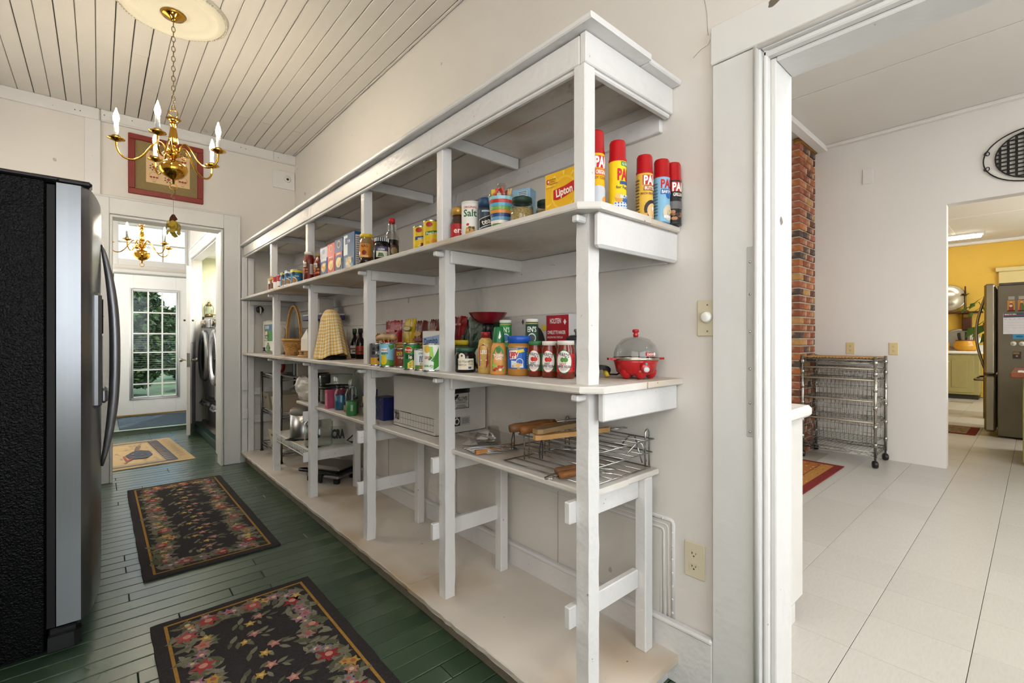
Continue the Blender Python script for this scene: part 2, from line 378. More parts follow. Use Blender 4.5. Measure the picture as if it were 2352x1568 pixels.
bx('opening_head', t, .872, .9, 5.36, 7.3, 2.17, 2.29, CASE, b=.005); bx('head_bead', t, .865, .9, 5.36, 7.3, 2.225, 2.245, CASE, b=.006); bx('head_bead', t, .86, .905, 5.36, 7.3, 2.285, 2.305, CASE, b=.006)
bx('opening_soffit', t, .9, 1.0, 5.47, 7.2, 2.158, 2.172, CASE); bx('corner_board', t, .93, 1.0, 7.42, 7.5, 0, 2.9, CASE, b=.004)
GW = M('pale_green_wall', 'd6d6b4', .65, var=.03)
wallbox('wall_laundry', [(1.0, 2.0, 7.35, 7.45, 0, 2.3), (1.95, 2.05, 5.0, 7.4, 0, 2.3)], GW)
wallbox('ceiling_laundry', [(1.0, 2.05, 5.03, 7.45, 2.22, 2.3)], M('laundry_ceiling', 'f4f2ec', .7))
lf = wallbox('floor_laundry', [(.96, 2.0, 5.03, 7.4, -.05, .075)], M('concrete', '77756c', .85, var=.15, scale=14, bump=.2))
bx('platform_edge', lf, .9, .962, 5.2, 7.4, -.015, .082, M('dark_green_edge', '24413a', .4, var=.15, chips=20, chipcol='8c8c70'), b=.004)
# outer door with small panes, window 1 = transom
DW = M('white_door_paint', 'eef0f0', .35, var=.015)
d = struct(B().box(.153, .36, 8.47, 8.51, .065, 2.05, DW, b=.003).box(.852, .99, 8.47, 8.51, .065, 2.05, DW, b=.003).box(.36, .852, 8.47, 8.51, 1.82, 2.05, DW, b=.003).box(.36, .852, 8.47, 8.51, .065, .32, DW, b=.003).build('door_1'))
b = B()
for k, (o_, r) in enumerate(((.035, .014), (.012, .009))):
    x0, x1, z0, z1 = .364-o_, .85+o_, .318-o_, 1.822+o_
    b.tube([(x0, 8.466, z0), (x1, 8.466, z0), (x1, 8.466, z1), (x0, 8.466, z1)], r, DW, 6, closed=True)
b.build('glazing_frame', d)
for x in (.526, .688): bx('muntin', d, x-.009, x+.009, 8.462, 8.478, .32, 1.82, DW)
for z in (.50, .70, .95, 1.22, 1.52): bx('muntin', d, .36, .852, 8.463, 8.477, z-.009, z+.009, DW)
for i in range(3):
    for j, (z0, z1) in enumerate(zip((.32, .5, .7, .95, 1.22, 1.52), (.5, .7, .95, 1.22, 1.52, 1.82))):
        bx('pane', d, .362+i*.163, .525+i*.163, 8.488, 8.491, z0, z1, PANE)
SL = M('blind_slat', 'c9ccc9', .5)
b = B()
for k in range(16): b.box(.365, .85, 8.5, 8.506, .72+k*.032, .7225+k*.032, SL)
sl = b.build('blind_slats', d); sl['kind'] = 'stuff'
bx('door_sweep', d, .153, .99, 8.455, 8.47, .055, .075, M('brass_sweep', 'a3814a', .4, .6), b=.002)
wn = sgroup('window_1')
for q in ((.14, .2, 2.18, 2.82), (.965, 1.0, 2.18, 2.82), (.2, .965, 2.75, 2.82), (.2, .965, 2.18, 2.27)): bx('window_frame', wn, q[0], q[1], 8.5, 8.55, q[2], q[3], CASE, b=.004)
bx('muntin', wn, .69, .71, 8.515, 8.54, 2.27, 2.75, M('warm_muntin', 'd8cfb8', .5)); bx('muntin', wn, .2, .965, 8.515, 8.54, 2.50, 2.52, M('warm_muntin', 'd8cfb8', .5))
for x0, x1 in ((.2, .69), (.71, .965)):
    for z0, z1 in ((.0, .23), (.25, .48)): bx('pane', wn, x0, x1, 8.527, 8.53, 2.27+z0, 2.27+z1, PANE)
bx('head_moulding', wn, .14, 1.0, 8.44, 8.5, 2.07, 2.12, CASE, b=.008)
# ground and trees outside
gr = wallbox('ground', [(-20, 25, 8.62, 60, -.5, -.1)], M('grass_ground', '5d7040', .9, var=.3, scale=3))
LF = [M('leaf_%d' % i, c, .6, var=.2) for i, c in enumerate(('2c4420', '40592c', '20341a', '5a7440'))]
def tree(name, label, loc, h_, rad, n, conic, seed):
    q = random.Random(seed); t = thing(name, label, 'tree', loc)
    B().tube([(0, 0, 0), (.05, .03, h_*.5), (0, 0, h_*.93)], [.16, .11, .03], M('bark', '4a3b2c', .9, var=.2, bump=.4), 8).build('trunk', t)
    b = B()
    for k in range(n):
        z = h_*(.06+.92*q.random()); rr = rad*((1-z/h_)**.7 if conic else math.sin(PI*min(1, z/h_*.95+.05))**.6)*math.sqrt(q.random()); a = q.random()*6.283
        c = Vector((rr*math.cos(a), rr*math.sin(a), z)); s_ = .04+.05*q.random()
        u = Vector((q.gauss(0, 1), q.gauss(0, 1), q.gauss(0, .5))).normalized(); v = u.cross(Vector((q.gauss(0, 1), q.gauss(0, 1), q.gauss(0, 1)))).normalized()
        b.add([c-u*s_, c+v*s_*.45, c+u*s_, c-v*s_*.45], [(0, 1, 2, 3)], LF[q.randrange(3) if conic else q.randrange(4)])
    f = b.build('foliage', t); f['kind'] = 'stuff'
tree('evergreen_tree', 'broad dark evergreen beyond the glazed outer door', (.28, 13.2, -.1), 2.75, 1.05, 14000, False, 3)
tree('leafy_tree', 'pale green leafy tree right of the evergreen beyond the door', (1.95, 17.5, -.1), 2.3, .9, 6000, False, 5)
tree('hedge_shrub', 'low bushy shrub at the foot of the evergreen outside', (1.75, 13.9, -.1), .8, .4, 1800, False, 9)

# ---------------------------------------------------------------- dining room and kitchen
W2 = M('dining_wall_paint', 'e4e0da', .65, var=.025, scale=2, bump=.08, bscale=20)
ZD = 3.12
fd = wallbox('floor_dining', [(1.6, 13.0, -2.4, 2.7, -.06, -.004)], M('tile_joint', '4a463f', .9))
TL = [M('vinyl_tile_%d' % i, c, .34, var=.06, scale=70, stretch=(.35, 1.6, 1)) for i, c in enumerate(('c0bdb5', 'c2bfb7', 'bebbb3'))]
TG = M('grey_vinyl_tile', 'a39e90', .4, var=.12, scale=12); tm = {}
def tile(i, x, y):
    if i not in tm: tm[i] = o = B().box(.0006, .3044, .001, .304, -.004, 0, TG if i == 9 else TL[i], b=.0008).build('floor_tile', fd)
    else: o = tm[i].copy(); C.objects.link(o)
    o.location = (x, y, 0)
for i in range(37):
    for j in range(-4, 6):
        x = 1.6-.119+i*.305; y = .16+.305*j
        if x < 1.6-.2 or x > 12.7 or (i > 14 and not -1 <= j <= 3): continue
        grey = (j == 4 and 11 <= i <= 12) or (i in (22, 23) and j in (0, 1, 2)) or (i in (27, 28) and j in (1, 2)) or (i == 33 and j == 2)
        tile(9 if grey else R.randrange(3), x, y)
cdn = wallbox('ceiling_dining', [(1.6, 5.72, -2.4, 2.7, ZD, ZD+.06)], CEILS)
bx('ceiling_batten', cdn, 4.28, 4.33, -2.4, 2.7, ZD-.006, ZD, CEILS, b=.003); bx('crown_strip', cdn, 5.54, 5.6, -2.4, 2.7, ZD-.03, ZD, W2, b=.006); bx('crown_strip', cdn, 1.6, 5.6, 1.43, 1.52, ZD-.05, ZD, W2, b=.008)
wallbox('wall_dining', [(5.6, 5.72, .535, 2.7, 0, ZD), (5.6, 5.72, -2.4, .535, 2.335, ZD)], W2)
wallbox('wall_dining_left', [(1.6, 5.6, 2.6, 2.7, 0, ZD)], W2); wallbox('wall_dining_back', [(1.6, 13.0, -2.4, -2.3, 0, ZD)], W2)
YEL = M('yellow_wall_paint', 'e0b74a', .6, var=.05, scale=3)
wallbox('wall_kitchen', [(12.9, 13.0, -2.4, 2.7, 0, ZD)], YEL); wallbox('wall_kitchen_left', [(5.72, 13.0, 2.6, 2.7, 0, ZD)], YEL)
ck = wallbox('ceiling_kitchen', [(5.72, 13.0, -2.4, 2.7, 3.06, 3.12)], CEILS)
bx('ceiling_batten', ck, 10.2, 10.26, -2.4, 2.7, 3.054, 3.06, W2); bx('ceiling_batten', ck, 5.72, 13, 1.0, 1.05, 3.054, 3.06, W2); bx('crown_strip', ck, 12.8, 12.9, -2.4, 2.7, 2.99, 3.06, W2, b=.02)
o = thing('ceiling_light', 'long fluorescent ceiling light in the yellow kitchen', 'ceiling light', (11.9, 1.0, 3.06))
bx('housing', o, -.12, .12, -.35, .65, -.03, 0, K('d9d6cf')); bx('diffuser', o, -.1, .1, -.33, .63, -.075, -.03, M('lit_diffuser', 'fffaf0', .5, emit=9), b=.02)
t = sgroup('trim_6')
bx('kitchen_panel', t, 12.84, 12.9, -1.6, .5, 0, 2.42, M('cream_paint', 'd9c98f', .5, var=.03), b=.01); bx('panel_head', t, 12.82, 12.9, -1.65, .54, 2.42, 2.5, M('cream_paint', 'd9c98f', .5), b=.01)
# brick chimney
ch = thing('brick_chimney', 'exposed brick chimney breast beside the dining room wall', 'chimney', (0, 0, 0))
bx('mortar_core', ch, 5.152, 5.6, 1.556, 2.1, 0, ZD, M('mortar', 'c4b8a4', .95, var=.12, scale=30, bump=.5, bscale=50))
BK = [M('brick_%d' % i, c, .85, var=.25, scale=18, bump=.5, bscale=45, stain=('c4a184', 9)) for i, c in enumerate(('9a5a3c', 'b46e42', '8c4e38', 'bd9058', '6f4838', '5a4a42', 'a8644a'))]
bm_ = {}
def brick(x0, x1, y0, y1, z):
    i = R.choice((0, 0, 1, 1, 2, 2, 6, 6, 3, 4, 5)); k = (round(x1-x0, 2), round(y1-y0, 2), i)
    if k in bm_: o = bm_[k].copy(); C.objects.link(o)
    else: o = bm_[k] = B().box(0, x1-x0, 0, y1-y0, 0, .058, BK[i], b=.004).build('brick', ch)
    o.location = (x0+R.uniform(-.003, .003), y0+R.uniform(-.003, .003), z)
z = .01; k = 0
while z < 3.06:
    if k % 2: brick(5.14, 5.34, 1.544, 1.64, z); brick(5.352, 5.552, 1.544, 1.64, z); brick(5.14, 5.24, 1.652, 1.852, z); brick(5.564, 5.6, 1.544, 1.64, z)
    else: brick(5.14, 5.24, 1.544, 1.744, z); brick(5.252, 5.452, 1.544, 1.64, z); brick(5.464, 5.6, 1.544, 1.64, z); brick(5.14, 5.24, 1.756, 1.95, z)
    z += .0715; k += 1
bx('chimney_trim', ch, 5.12, 5.6, 1.52, 1.6, 3.065, 3.118, M('gold_chimney_trim', '9a6b2c', .7, var=.3, bump=.5), b=.01)
# ================================================================ PANTRY SHELVING (one built-in thing)
ZU, ZL, Z4, ZP, ZW = 1.525, 1.017, .70, .101, .392
ps = thing('pantry_shelving', 'long white painted built-in pantry shelving with posts along the right wall', 'shelving', (0, 0, 0))
def rough_board(name, x0, x1, y0, y1, z0, z1, mat, seed, amp=.004, n=46, rnd=0, parent=None):
    # long plank whose front (-X) edge is hand-worn: rows along y
    q = random.Random(seed); b = B(); sec = []
    for i in range(n+1):
        y = y0+(y1-y0)*i/n; fx = x0+q.uniform(-amp, amp)*.6; cut = rnd*(1-math.sqrt(max(0, 1-max(0, 1-(y-y0)/rnd)**2))) if rnd else 0
        dz = q.uniform(-amp, amp)*.35
        sec.append([(fx+cut+.003, y, z1), (fx+cut, y, z1-.004+dz*.3), (fx+cut+q.uniform(0, amp), y, z0+.004+dz), (fx+cut+.004, y, z0), (x1, y, z0), (x1, y, z1)])
    vs = [p for s_ in sec for p in s_]; fs = []
    for i in range(n):
        for k in range(6): k2 = (k+1) % 6; fs.append((i*6+k, i*6+k2, i*6+6+k2, i*6+6+k))
    fs += [tuple(range(6)), tuple(range(n*6, n*6+6))[::-1]]
    return b.add(vs, fs, mat).build(name, parent or ps)
rough_board('top_board', .97, 1.262, .782, 4.905, 1.999, 2.017, PAINT, 1, .0015)
B().box(1.268, XW, .79, 4.905, 1.998, 2.016, PAINT, b=.004).build('top_board', ps)
for a, c in ((.846, 1.62), (1.622, 3.05), (3.052, 4.45), (4.452, 4.87)): bx('fascia_board', ps, 1.0, 1.02, a, c, 1.912, 1.995, PAINT, b=.003)
bx('end_fascia', ps, 1.0, XW, .822, .845, 1.911, 1.998, PAINT, b=.003); bx('end_bead', ps, 1.004, XW-.01, .828, .85, 1.897, 1.911, PAINT, b=.004)
bx('fascia_bead', ps, 1.006, 1.024, .86, 4.87, 1.898, 1.912, PAINT, b=.004)
bx('soffit_plank', ps, 1.02, 1.226, .846, 4.9, 1.975, 1.998, SHELFW, b=.003); bx('soffit_plank', ps, 1.232, XW, .846, 4.9, 1.975, 1.998, SHELFW, b=.003)
rough_board('shelf_plank', .978, 1.275, .79, 4.905, 1.505, 1.525, SHELFW, 2, .002, 90, .045)
B().box(1.282, XW, .795, 4.905, 1.504, 1.524, SHELFW, b=.004).build('shelf_plank', ps)
rough_board('shelf_plank', .987, 1.25, .79, 4.905, .997, 1.017, SHELFW, 3, .003, 90, .05)
B().box(1.254, XW, .785, 4.905, .997, 1.017, SHELFW, b=.003).build('shelf_plank', ps)
rough_board('low_shelf_plank', 1.07, 1.27, .868, 1.9, .681, .70, SHELFW, 4, .002, 20); B().box(1.274, 1.45, .868, 1.9, .681, .70, SHELFW, b=.003).build('low_shelf_plank', ps)
rough_board('low_shelf_plank', 1.068, 1.44, 1.903, 3.56, .681, .70, SHELFW, 5, .002, 30)
PLT = M('stained_platform_paint', 'e0d7cb', .5, var=.07, scale=3, bump=.1, bscale=16, stain=('b99f7c', 1.7), chips=40, chipcol='7b6a58')
rough_board('platform_plank', .975, XW, .79, 1.772, .076, .101, PLT, 6, .005, 30); rough_board('platform_plank', .981, XW, 1.775, 4.905, .078, .101, PLT, 7, .005, 70)
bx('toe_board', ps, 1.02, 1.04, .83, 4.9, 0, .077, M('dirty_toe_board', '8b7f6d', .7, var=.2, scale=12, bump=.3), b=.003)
bx('platform_joist', ps, 1.04, XW, .83, .86, 0, .076, PAINT)
bx('end_fascia', ps, 1.035, XW, .803, .828, 1.404, 1.504, PAINT, b=.008); bx('end_fascia', ps, 1.058, XW-.003, .806, .828, .914, .996, PAINT, b=.004)
bx('ledger', ps, XW-.02, XW, .86, 4.9, 1.86, 1.93, PAINT, b=.003); bx('ledger', ps, XW-.022, XW, .84, 4.9, 1.405, 1.503, PAINT, b=.003); bx('ledger', ps, XW-.022, XW, .84, 4.9, .93, .996, PAINT, b=.003)
bx('ledger', ps, XW-.02, XW, .9, 3.5, .62, .68, PAINT, b=.003)
PO = [.846, 1.578, 2.305, 3.172, 4.025]
for i, y in enumerate(PO):
    xa = 1.0 if i == 0 else 1.018
    bx('post', ps, xa, xa+.046, y-.02 if i == 0 else y-.012, y+.022 if i == 0 else y+.03, 1.525, 1.912, PAINT, b=.003)
    q = random.Random(20+i); pr = []          # lower posts, slightly wavy old timber
    for k in range(9):
        z = 1.017+(1.505-1.017)*k/8; pr.append((z, q.uniform(-.002, .002)))
    def oldpost(z0, z1, n, nm):
        b = B(); vs = []
        for k in range(n+1):
            z = z0+(z1-z0)*k/n; w_ = .047+q.uniform(-.0018, .0018); j = q.uniform(-.0012, .0012)
            vs += [(1.040+j, y, z), (1.040+w_, y, z), (1.040+w_, y+.045, z), (1.040+j, y+.045, z)]
        fs = [(k*4+a, k*4+(a+1) % 4, k*4+4+(a+1) % 4, k*4+4+a) for k in range(n) for a in range(4)] + [(0, 1, 2, 3), (n*4, n*4+1, n*4+2, n*4+3)]
        b.add(vs, fs, PAINT).build(nm, ps)
    oldpost(1.017, 1.505, 14, 'post'); oldpost(.101, .997, 22, 'post')
    if i:                                     # bearers under the shelves, on the near side of each post
        bx('shelf_bearer', ps, 1.058, XW-.005, y-.018, y-.001, 1.452, 1.503, PAINT, b=.003)
        bx('shelf_bearer', ps, 1.058, XW-.005, y-.018, y-.001, .945, .996, PAINT, b=.003)
        bx('shelf_bearer', ps, 1.05, XW-.02, y-.002, y+.018, 1.925, 1.974, PAINT, b=.004)
    bx('cleat', ps, 1.0, 1.04, y+.006, y+.03, 1.478, 1.498, PAINT, b=.004); bx('cleat', ps, 1.0, 1.04, y+.006, y+.034, .972, .99, PAINT, b=.004)
for i, y in enumerate(PO[:4]):
    ry = y+.02 if i else .866
    bx('rear_post', ps, 1.35 if i else 1.362, 1.392 if i else 1.405, ry, ry+.042, .101, .681, PAINT, b=.003)
    zz = ((.31, .373), (.612, .676)) if i == 0 else ((.33, .396), (.60, .664)) if i < 3 else ((.328, .39), (.60, .664))
    for z0, z1 in zz: bx('rail', ps, 1.012, 1.36, y+.046, y+.068, z0, z1, PAINT, b=.003)
# white wire-front shelf at the far end
bx('wire_shelf_deck', ps, 1.068, 1.42, 3.245, 4.12, .382, .392, SHELFW, b=.002)
b = B(); WW = M('white_wire_coating', 'ecebe6', .4)
for z in (.338, .39): b.tube([(1.06, 3.2, z), (1.06, 4.14, z)], .0035, WW, 6)
for k in range(46): b.tube([(1.06, 3.21+k*.0202, .338), (1.06, 3.21+k*.0202, .39)], .0022, WW, 5)
b.build('wire_lip', ps)
# far end boards of the shelving against the end wall
for x0, x1 in ((.985, 1.03), (1.035, 1.085)): bx('end_board', ps, x0, x1, 4.862, 4.88, .101, 1.5, PAINT, b=.003); bx('end_board', ps, x0, x1, 4.862, 4.88, 1.526, 1.9, PAINT, b=.003)
for z in (.36, .62): bx('end_batten', ps, 1.085, XW-.01, 4.88, 4.9, z, z+.07, PAINT, b=.003); bx('end_batten', ps, .985, 1.03, 4.85, 4.862, z+.05, z+.14, PAINT, b=.003)
bx('end_bracket', ps, 1.04, XW-.03, 4.84, 4.862, 1.46, 1.498, PAINT, b=.003)

# ================================================================ things on the shelves
def prof(r, h_, b=.003): return [(0, 0), (r-b, 0), (r, b), (r, h_-b), (r-b, h_), (0, h_)]
def can(label, x, y, z, r, h_, col, dec, off=0, group=None, name='food_can', cat='can'):
    t = thing(name, label, cat, (x, y, z), camrz(x, y, off), group)
    B().lathe([(0, 0), (r, 0), (r, .003), (r*.965, .006), (r*.965, h_-.006), (r, h_-.003), (r, h_), (r*.93, h_), (r*.92, h_-.004), (0, h_-.004)], TIN, seg=28).build('tin_body', t)
    rl = r*.975
    B().lathe([(rl, .006), (rl, h_-.006)], K(col), seg=28).build('paper_wrapper', t)
    if dec: decals(t, dec, cylmap(rl), rl*.25)
    return t
def vessel(label, name, cat, x, y, z, parts, dec=None, rl=None, off=0, group=None, seg=28):
    t = thing(name, label, cat, (x, y, z), camrz(x, y, off), group)
    for q in parts: B().lathe(q[1], q[2], seg=seg, **(q[3] if len(q) > 3 else {})).build(q[0], t)
    if dec: decals(t, dec, cylmap(rl), rl*.25)
    return t
def carton(label, name, x, y, z, w_, d_, h_, col, dec=None, a=180, group=None, cat='box', sidedec=None, mat=None, b=.0015):
    t = thing(name, label, cat, (x, y, z), math.radians(a)+PI/2, group)
    bx('carton', t, -w_/2, w_/2, -d_/2, d_/2, 0, h_, mat or K(col), b=b)
    if dec: decals(t, dec, front(d_/2))
    if sidedec: decals(t, sidedec, side(w_/2), name='side_print')
    return t
def lidp(r, z0, z1): return [(0, z0), (r, z0), (r, z1-.002), (r-.002, z1), (0, z1)]
def blob(n, u, v, r, cols, seed):       # food picture: little overlapping pieces
    q = random.Random(seed); return [('e', u+q.uniform(-r, r), v+q.uniform(-r*.7, r*.7), r*.35, r*.28, q.choice(cols)) for _ in range(n)]

# ---- upper shelf, far to near
b = B()
for dx in (0, .09): b.tube([(dx, 0, 0), (dx, 0, .05), (dx+.02, 0, .075), (dx+.02, .14, .075), (dx, .14, .05), (dx, .14, 0)], .006, M('dull_grey_metal', '77736a', .4, .7), 6)
b.box(-.005, .1, -.005, .145, 0, .004, M('dull_grey_metal', '77736a', .4, .7)); b.box(-.005, .1, 0, .004, .03, .036, M('dull_grey_metal', '77736a', .4, .7))
tag(b.build('napkin_holder', loc=(1.12, 4.36, ZU)), 'small grey metal napkin holder at the far end of the upper shelf', 'holder')
can('narrow dark-labelled can, farthest in the upper shelf can row', 1.018, 3.985, ZU, .033, 0.092, 'e9e3d6', [('r', -.03, .03, .07, .085, 'd8b13c'), ('r', -.03, .03, .03, .05, '2b2624'), ('e', 0, .06, .012, .009, '22201f'), ('r', -.03, .03, .006, .03, '6b2f2a')], -10)
can('yellow and brown can, second in the upper shelf can row', 1.017, 3.905, ZU, .036, 0.105, '6b4424', [('r', -.04, .04, .075, .098, 'e0a02e'), ('e', .0, .06, .02, .016, 'd9c6a5')], -10)
can('red and white can half hidden, third in the upper shelf can row', 1.016, 3.825, ZU, .034, 0.097, 'e8e2dc', [('r', -.04, .04, .05, .09, 'a51d26')], -10)
can('red over white soup can with a shiny pull-top lid', 1.018, 3.737, ZU, .034, 0.095, 'ebe6df', [('r', -.05, .05, .048, .089, 'b31c26'), ('t', -.004, .068, .02, 'lls', 'f4f0e8', {'i': .2}), ('e', .002, .03, .012, .014, 'd9b25a'), ('r', -.03, .03, .006, .012, '2b2422')], 0)
for yy, xx, hh, c2, lb in ((3.645, 1.024, .104, 'd9cc3a', 'blue can with a narrow yellow top band beside the soup can'), (3.553, 1.026, .107, 'dfe4e6', 'blue can with a white top band in the middle of the blue cans'), (3.45, 1.038, .106, 'e3d22a', 'wide blue can with a broad yellow top band next to the sauce jars')):
    can(lb, xx, yy, ZU, .04, hh, '2d6d94', [('r', -.06, .06, hh*.8, hh-.007, c2), ('e', -.022, hh*.72, .012, .012, '1d2a4a'), ('r', -.014, .014, hh*.53, hh*.57, 'f0f0ea'), ('p', [(-.03, .008), (.0, .008), (.004, .03), (-.01, .05), (-.03, .055)], 'e9e2d2'), ('p', [(-.03, .012), (-.003, .012), (.0, .03), (-.013, .044), (-.03, .05)], 'a57b4f'), ('r', .028, .06, .012, hh*.75, '26506a')], 0, 'blue vegetable cans on the upper shelf')
SAUCE = M('tomato_sauce', '7a1c10', .25, var=.2, scale=40, coat=.8)
def sauce(label, x, y, hh, r, lid):
    return vessel(label, 'sauce_jar', 'jar', x, y, ZU, [('glass_jar', [(0, 0), (r*.9, 0), (r, .006), (r, hh*.66), (r*.95, hh*.74), (r*.72, hh*.86), (r*.7, hh*.89), (0, hh*.89)], SAUCE), ('lid', lidp(r*.76, hh*.885, hh), K(lid))],
        [('r', -r*1.3, r*.25, hh*.2, hh*.6, '5b2016'), ('r', -r*1.1, -r*.35, hh*.46, hh*.62, 'e6dcc4'), ('t', -r*.75, hh*.54, .02, 'zo', '2a201c'), ('r', r*.27, r*1.5, hh*.2, hh*.56, 'd8cbb8')]
        + [('r', r*.35, r*1.4, hh*(.24+.04*k), hh*(.255+.04*k), '8a7f74') for k in range(7)] + blob(9, -r*.5, hh*.32, r*.5, ['c8452a', '4f7a35', 'd98a3c', '8b2a1c'], 4), r, -8, 'pasta sauce jars')
sauce('tall pasta sauce jar with a white lid beside the front sauce jar', 1.017, 3.128, .183, .036, 'e4ddcb')
sauce('red pasta sauce jar with a gold lid beside the pasta boxes', 1.068, 3.06, .165, .046, 'a98a55')
NUT = lambda w_, h_: [('r', -w_/2, w_/2, .01, h_-.01, 'e8e6e2')] + [('r', -w_/2+.003, w_/2-.003, .02+k*.012, .024+k*.012, '6d7078') for k in range(int((h_-.03)/.012))]
for lb, y, hh, c1, band, win, cc in (('pale blue pasta box with oval noodle picture, farthest of four', 2.918, .188, '2d5292', 'c9ccd8', 'd9a54e', 'e'), ('red pasta box with a yellow noodle picture between blue ones', 2.798, .192, 'b92420', 'cf4a3c', 'e7c15a', 'e'), ('dark blue pasta box with a red banner across its front', 2.677, .2, '1e3566', 'c33a2c', 'e6d6a4', 'r')):
    carton(lb, 'pasta_box', 1.056, y, ZU, .115, .042, hh, c1, [('r', -.06, .06, hh*.62, hh*.97, {'2d5292': 'b9bdd0', 'b92420': 'c8352c', '1e3566': '2b4a82'}[c1]), ('e', 0, hh*.84, .026, .022, 'd9c9a0'), ('e', 0, hh*.84, .02, .016, c1), ('r', -.05, .05, hh*.52, hh*.62, band), ('r', -.03, .03, hh*.555, hh*.585, 'f3efe2'), ('e', 0, hh*.32, .04, .03, win)] + blob(8, 0, hh*.32, .03, ['f0d58c', 'e0b560', 'f5e2ae'], 2) + [('r', -.03, .03, .012, .018, 'e9e6da')], 180, 'pasta boxes', sidedec=NUT(.036, hh))
carton('large blue pasta box with white nutrition panel behind the post', 'pasta_box', 1.065, 2.53, ZU, .155, .062, .208, '195283', [('r', -.07, -.015, .09, .2, 'dfe6ea'), ('r', -.05, .05, .15, .185, '2b4f7d'), ('t', 0, .168, .022, 'rce', 'f4f2ea', {'i': .2}), ('r', -.045, .055, .012, .075, '7fa9c4')] + blob(16, .0, .045, .035, ['e4cf9a', 'f0e3bd', 'd8b878'], 6), 180, 'pasta boxes', sidedec=NUT(.052, .2))
vessel('jar with a yellow lid and orange label in front of the post', 'salsa_jar', 'jar', 1.04, 2.315, ZU, [('glass_jar', [(0, 0), (.033, 0), (.036, .005), (.036, .125), (.028, .14), (.028, .148), (0, .148)], M('amber_glass', '9a7a4c', .1, var=.1, coat=.6)), ('lid', lidp(.033, .146, .164), K('e8c22c')), ('contents', [(0, .001), (.0363, .004), (.0363, .045), (0, .045)], K('2e1c12', .15))], [('r', -.04, .02, .04, .112, 'e08a1e'), ('t', -.012, .1, .014, 'NAS', '3a2412'), ('e', -.012, .066, .012, .012, '8c2f1a'), ('r', -.03, .01, .044, .05, 'f0d9a0')], .036, 0)
vessel('small jar with a red lid behind the orange-label jar', 'spice_jar', 'jar', 1.115, 2.35, ZU, [('glass_jar', prof(.028, .13, .004), K('6b3a20', .2)), ('lid', lidp(.028, .13, .148), K('b8271f'))], [('r', -.03, .03, .03, .09, 'd9d4c6'), ('r', -.03, .03, .07, .09, 'b8271f'), ('r', -.03, .03, .03, .045, '2d5a8c')], .028)
t = vessel('dark grape jelly jar with a striped ribbed lid', 'jelly_jar', 'jar', 1.042, 2.145, ZU, [('glass_jar', [(0, 0), (.034, 0), (.039, .006), (.039, .08), (.031, .098), (0, .098)], K('17100f', .12)), ('lid', lidp(.033, .097, .118), K('23303c'))], [('r', -.028, .03, .02, .072, 'dcd8c4'), ('r', -.028, .03, .05, .072, '4b4a6a'), ('t', -.002, .06, .013, 'cuse', 'f0eee2'), ('p', [(-.02, .022), (.012, .022), (.006, .04), (-.014, .042)], '4c6b3a'), ('r', .034, .06, .03, .072, 'd8d4c0')], .039)
b = B()
for k in range(22): a = 2*PI*k/22; b.box(.0333*math.cos(a)-.0015, .0333*math.cos(a)+.0015, .0333*math.sin(a)-.0015, .0333*math.sin(a)+.0015, .099, .116, K('e9e7df'))
b.build('lid_ribs', t)
t = vessel('clear syrup bottle with a red cap and dark syrup', 'syrup_bottle', 'bottle', 1.105, 2.16, ZU, [('syrup', [(0, .001), (.030, .001), (.034, .006), (.034, .118), (0, .118)], K('1d0d08', .12)), ('bottle', [(.0, .001), (.033, .002), (.035, .008), (.035, .12), (.03, .15), (.019, .168), (.022, .178), (.018, .188), (.021, .198), (.014, .208)], PLAS), ('cap', lidp(.0155, .205, .228), K('c41f22'))], [('r', -.02, .03, .035, .09, '4a2c1c'), ('e', 0, .06, .018, .02, '8c7248')], .035, 20)
def fruitcan(lb, x, y, hh, banner, txt, seed, cols):
    can(lb, x, y, ZU, .037, hh, 'e8c41e', [('e', -.012, hh*.84, .015, .011, '3a6a2a'), ('e', -.012, hh*.84, .013, .009, 'c4232b'), ('p', [(-.03, hh*.48), (.03, hh*.56), (.03, hh*.66), (-.03, hh*.6)], banner), ('t', 0, hh*.56, .011, txt, 'f4f0d8', {'rot': 6})] + blob(8, 0, hh*.26, .018, cols, seed), 0, 'fruit cans')
fruitcan('yellow fruit can with a blue banner beside the peach can', 1.085, 1.84, .125, '27487f', 'sugar', 3, ['b5462e', 'd98a3a', 'e9d28c', '8b2a2a'])
fruitcan('yellow peach can with a green banner against the second post', 1.075, 1.735, .13, '3a7a34', 'Peaches', 5, ['e89a2a', 'f0b53c', 'e07a1e'])
t = carton('dark blue opened carton behind the fruit cans', 'open_carton', 1.2, 1.885, ZU, .11, .06, .11, '2a3c72', None, 190)
B().add([(-.055, -.03, .11), (.055, -.03, .11), (.05, -.05, .145), (-.045, -.055, .14)], [(0, 1, 2, 3)], K('241f22')).add([(.055, -.03, .11), (.055, .03, .11), (.08, .02, .14), (.078, -.028, .137)], [(0, 1, 2, 3)], K('2a3c72')).build('carton_flap', t)
vessel('instant coffee jar with a gold lid and red label', 'coffee_jar', 'jar', 1.072, 1.53, ZU, [('glass_jar', [(0, 0), (.029, 0), (.032, .004), (.032, .078), (.024, .1), (.024, .112), (0, .112)], M('coffee_granules', '4a3423', .3, var=.3, scale=90)), ('lid', lidp(.027, .112, .142), K('c79a4a', .3, .4))], [('r', -.05, .05, .012, .075, 'b51f24'), ('t', -.004, .05, .022, 'ers', 'f4efe6'), ('r', -.02, .02, .02, .024, 'e8d8c8')], .032, 6)
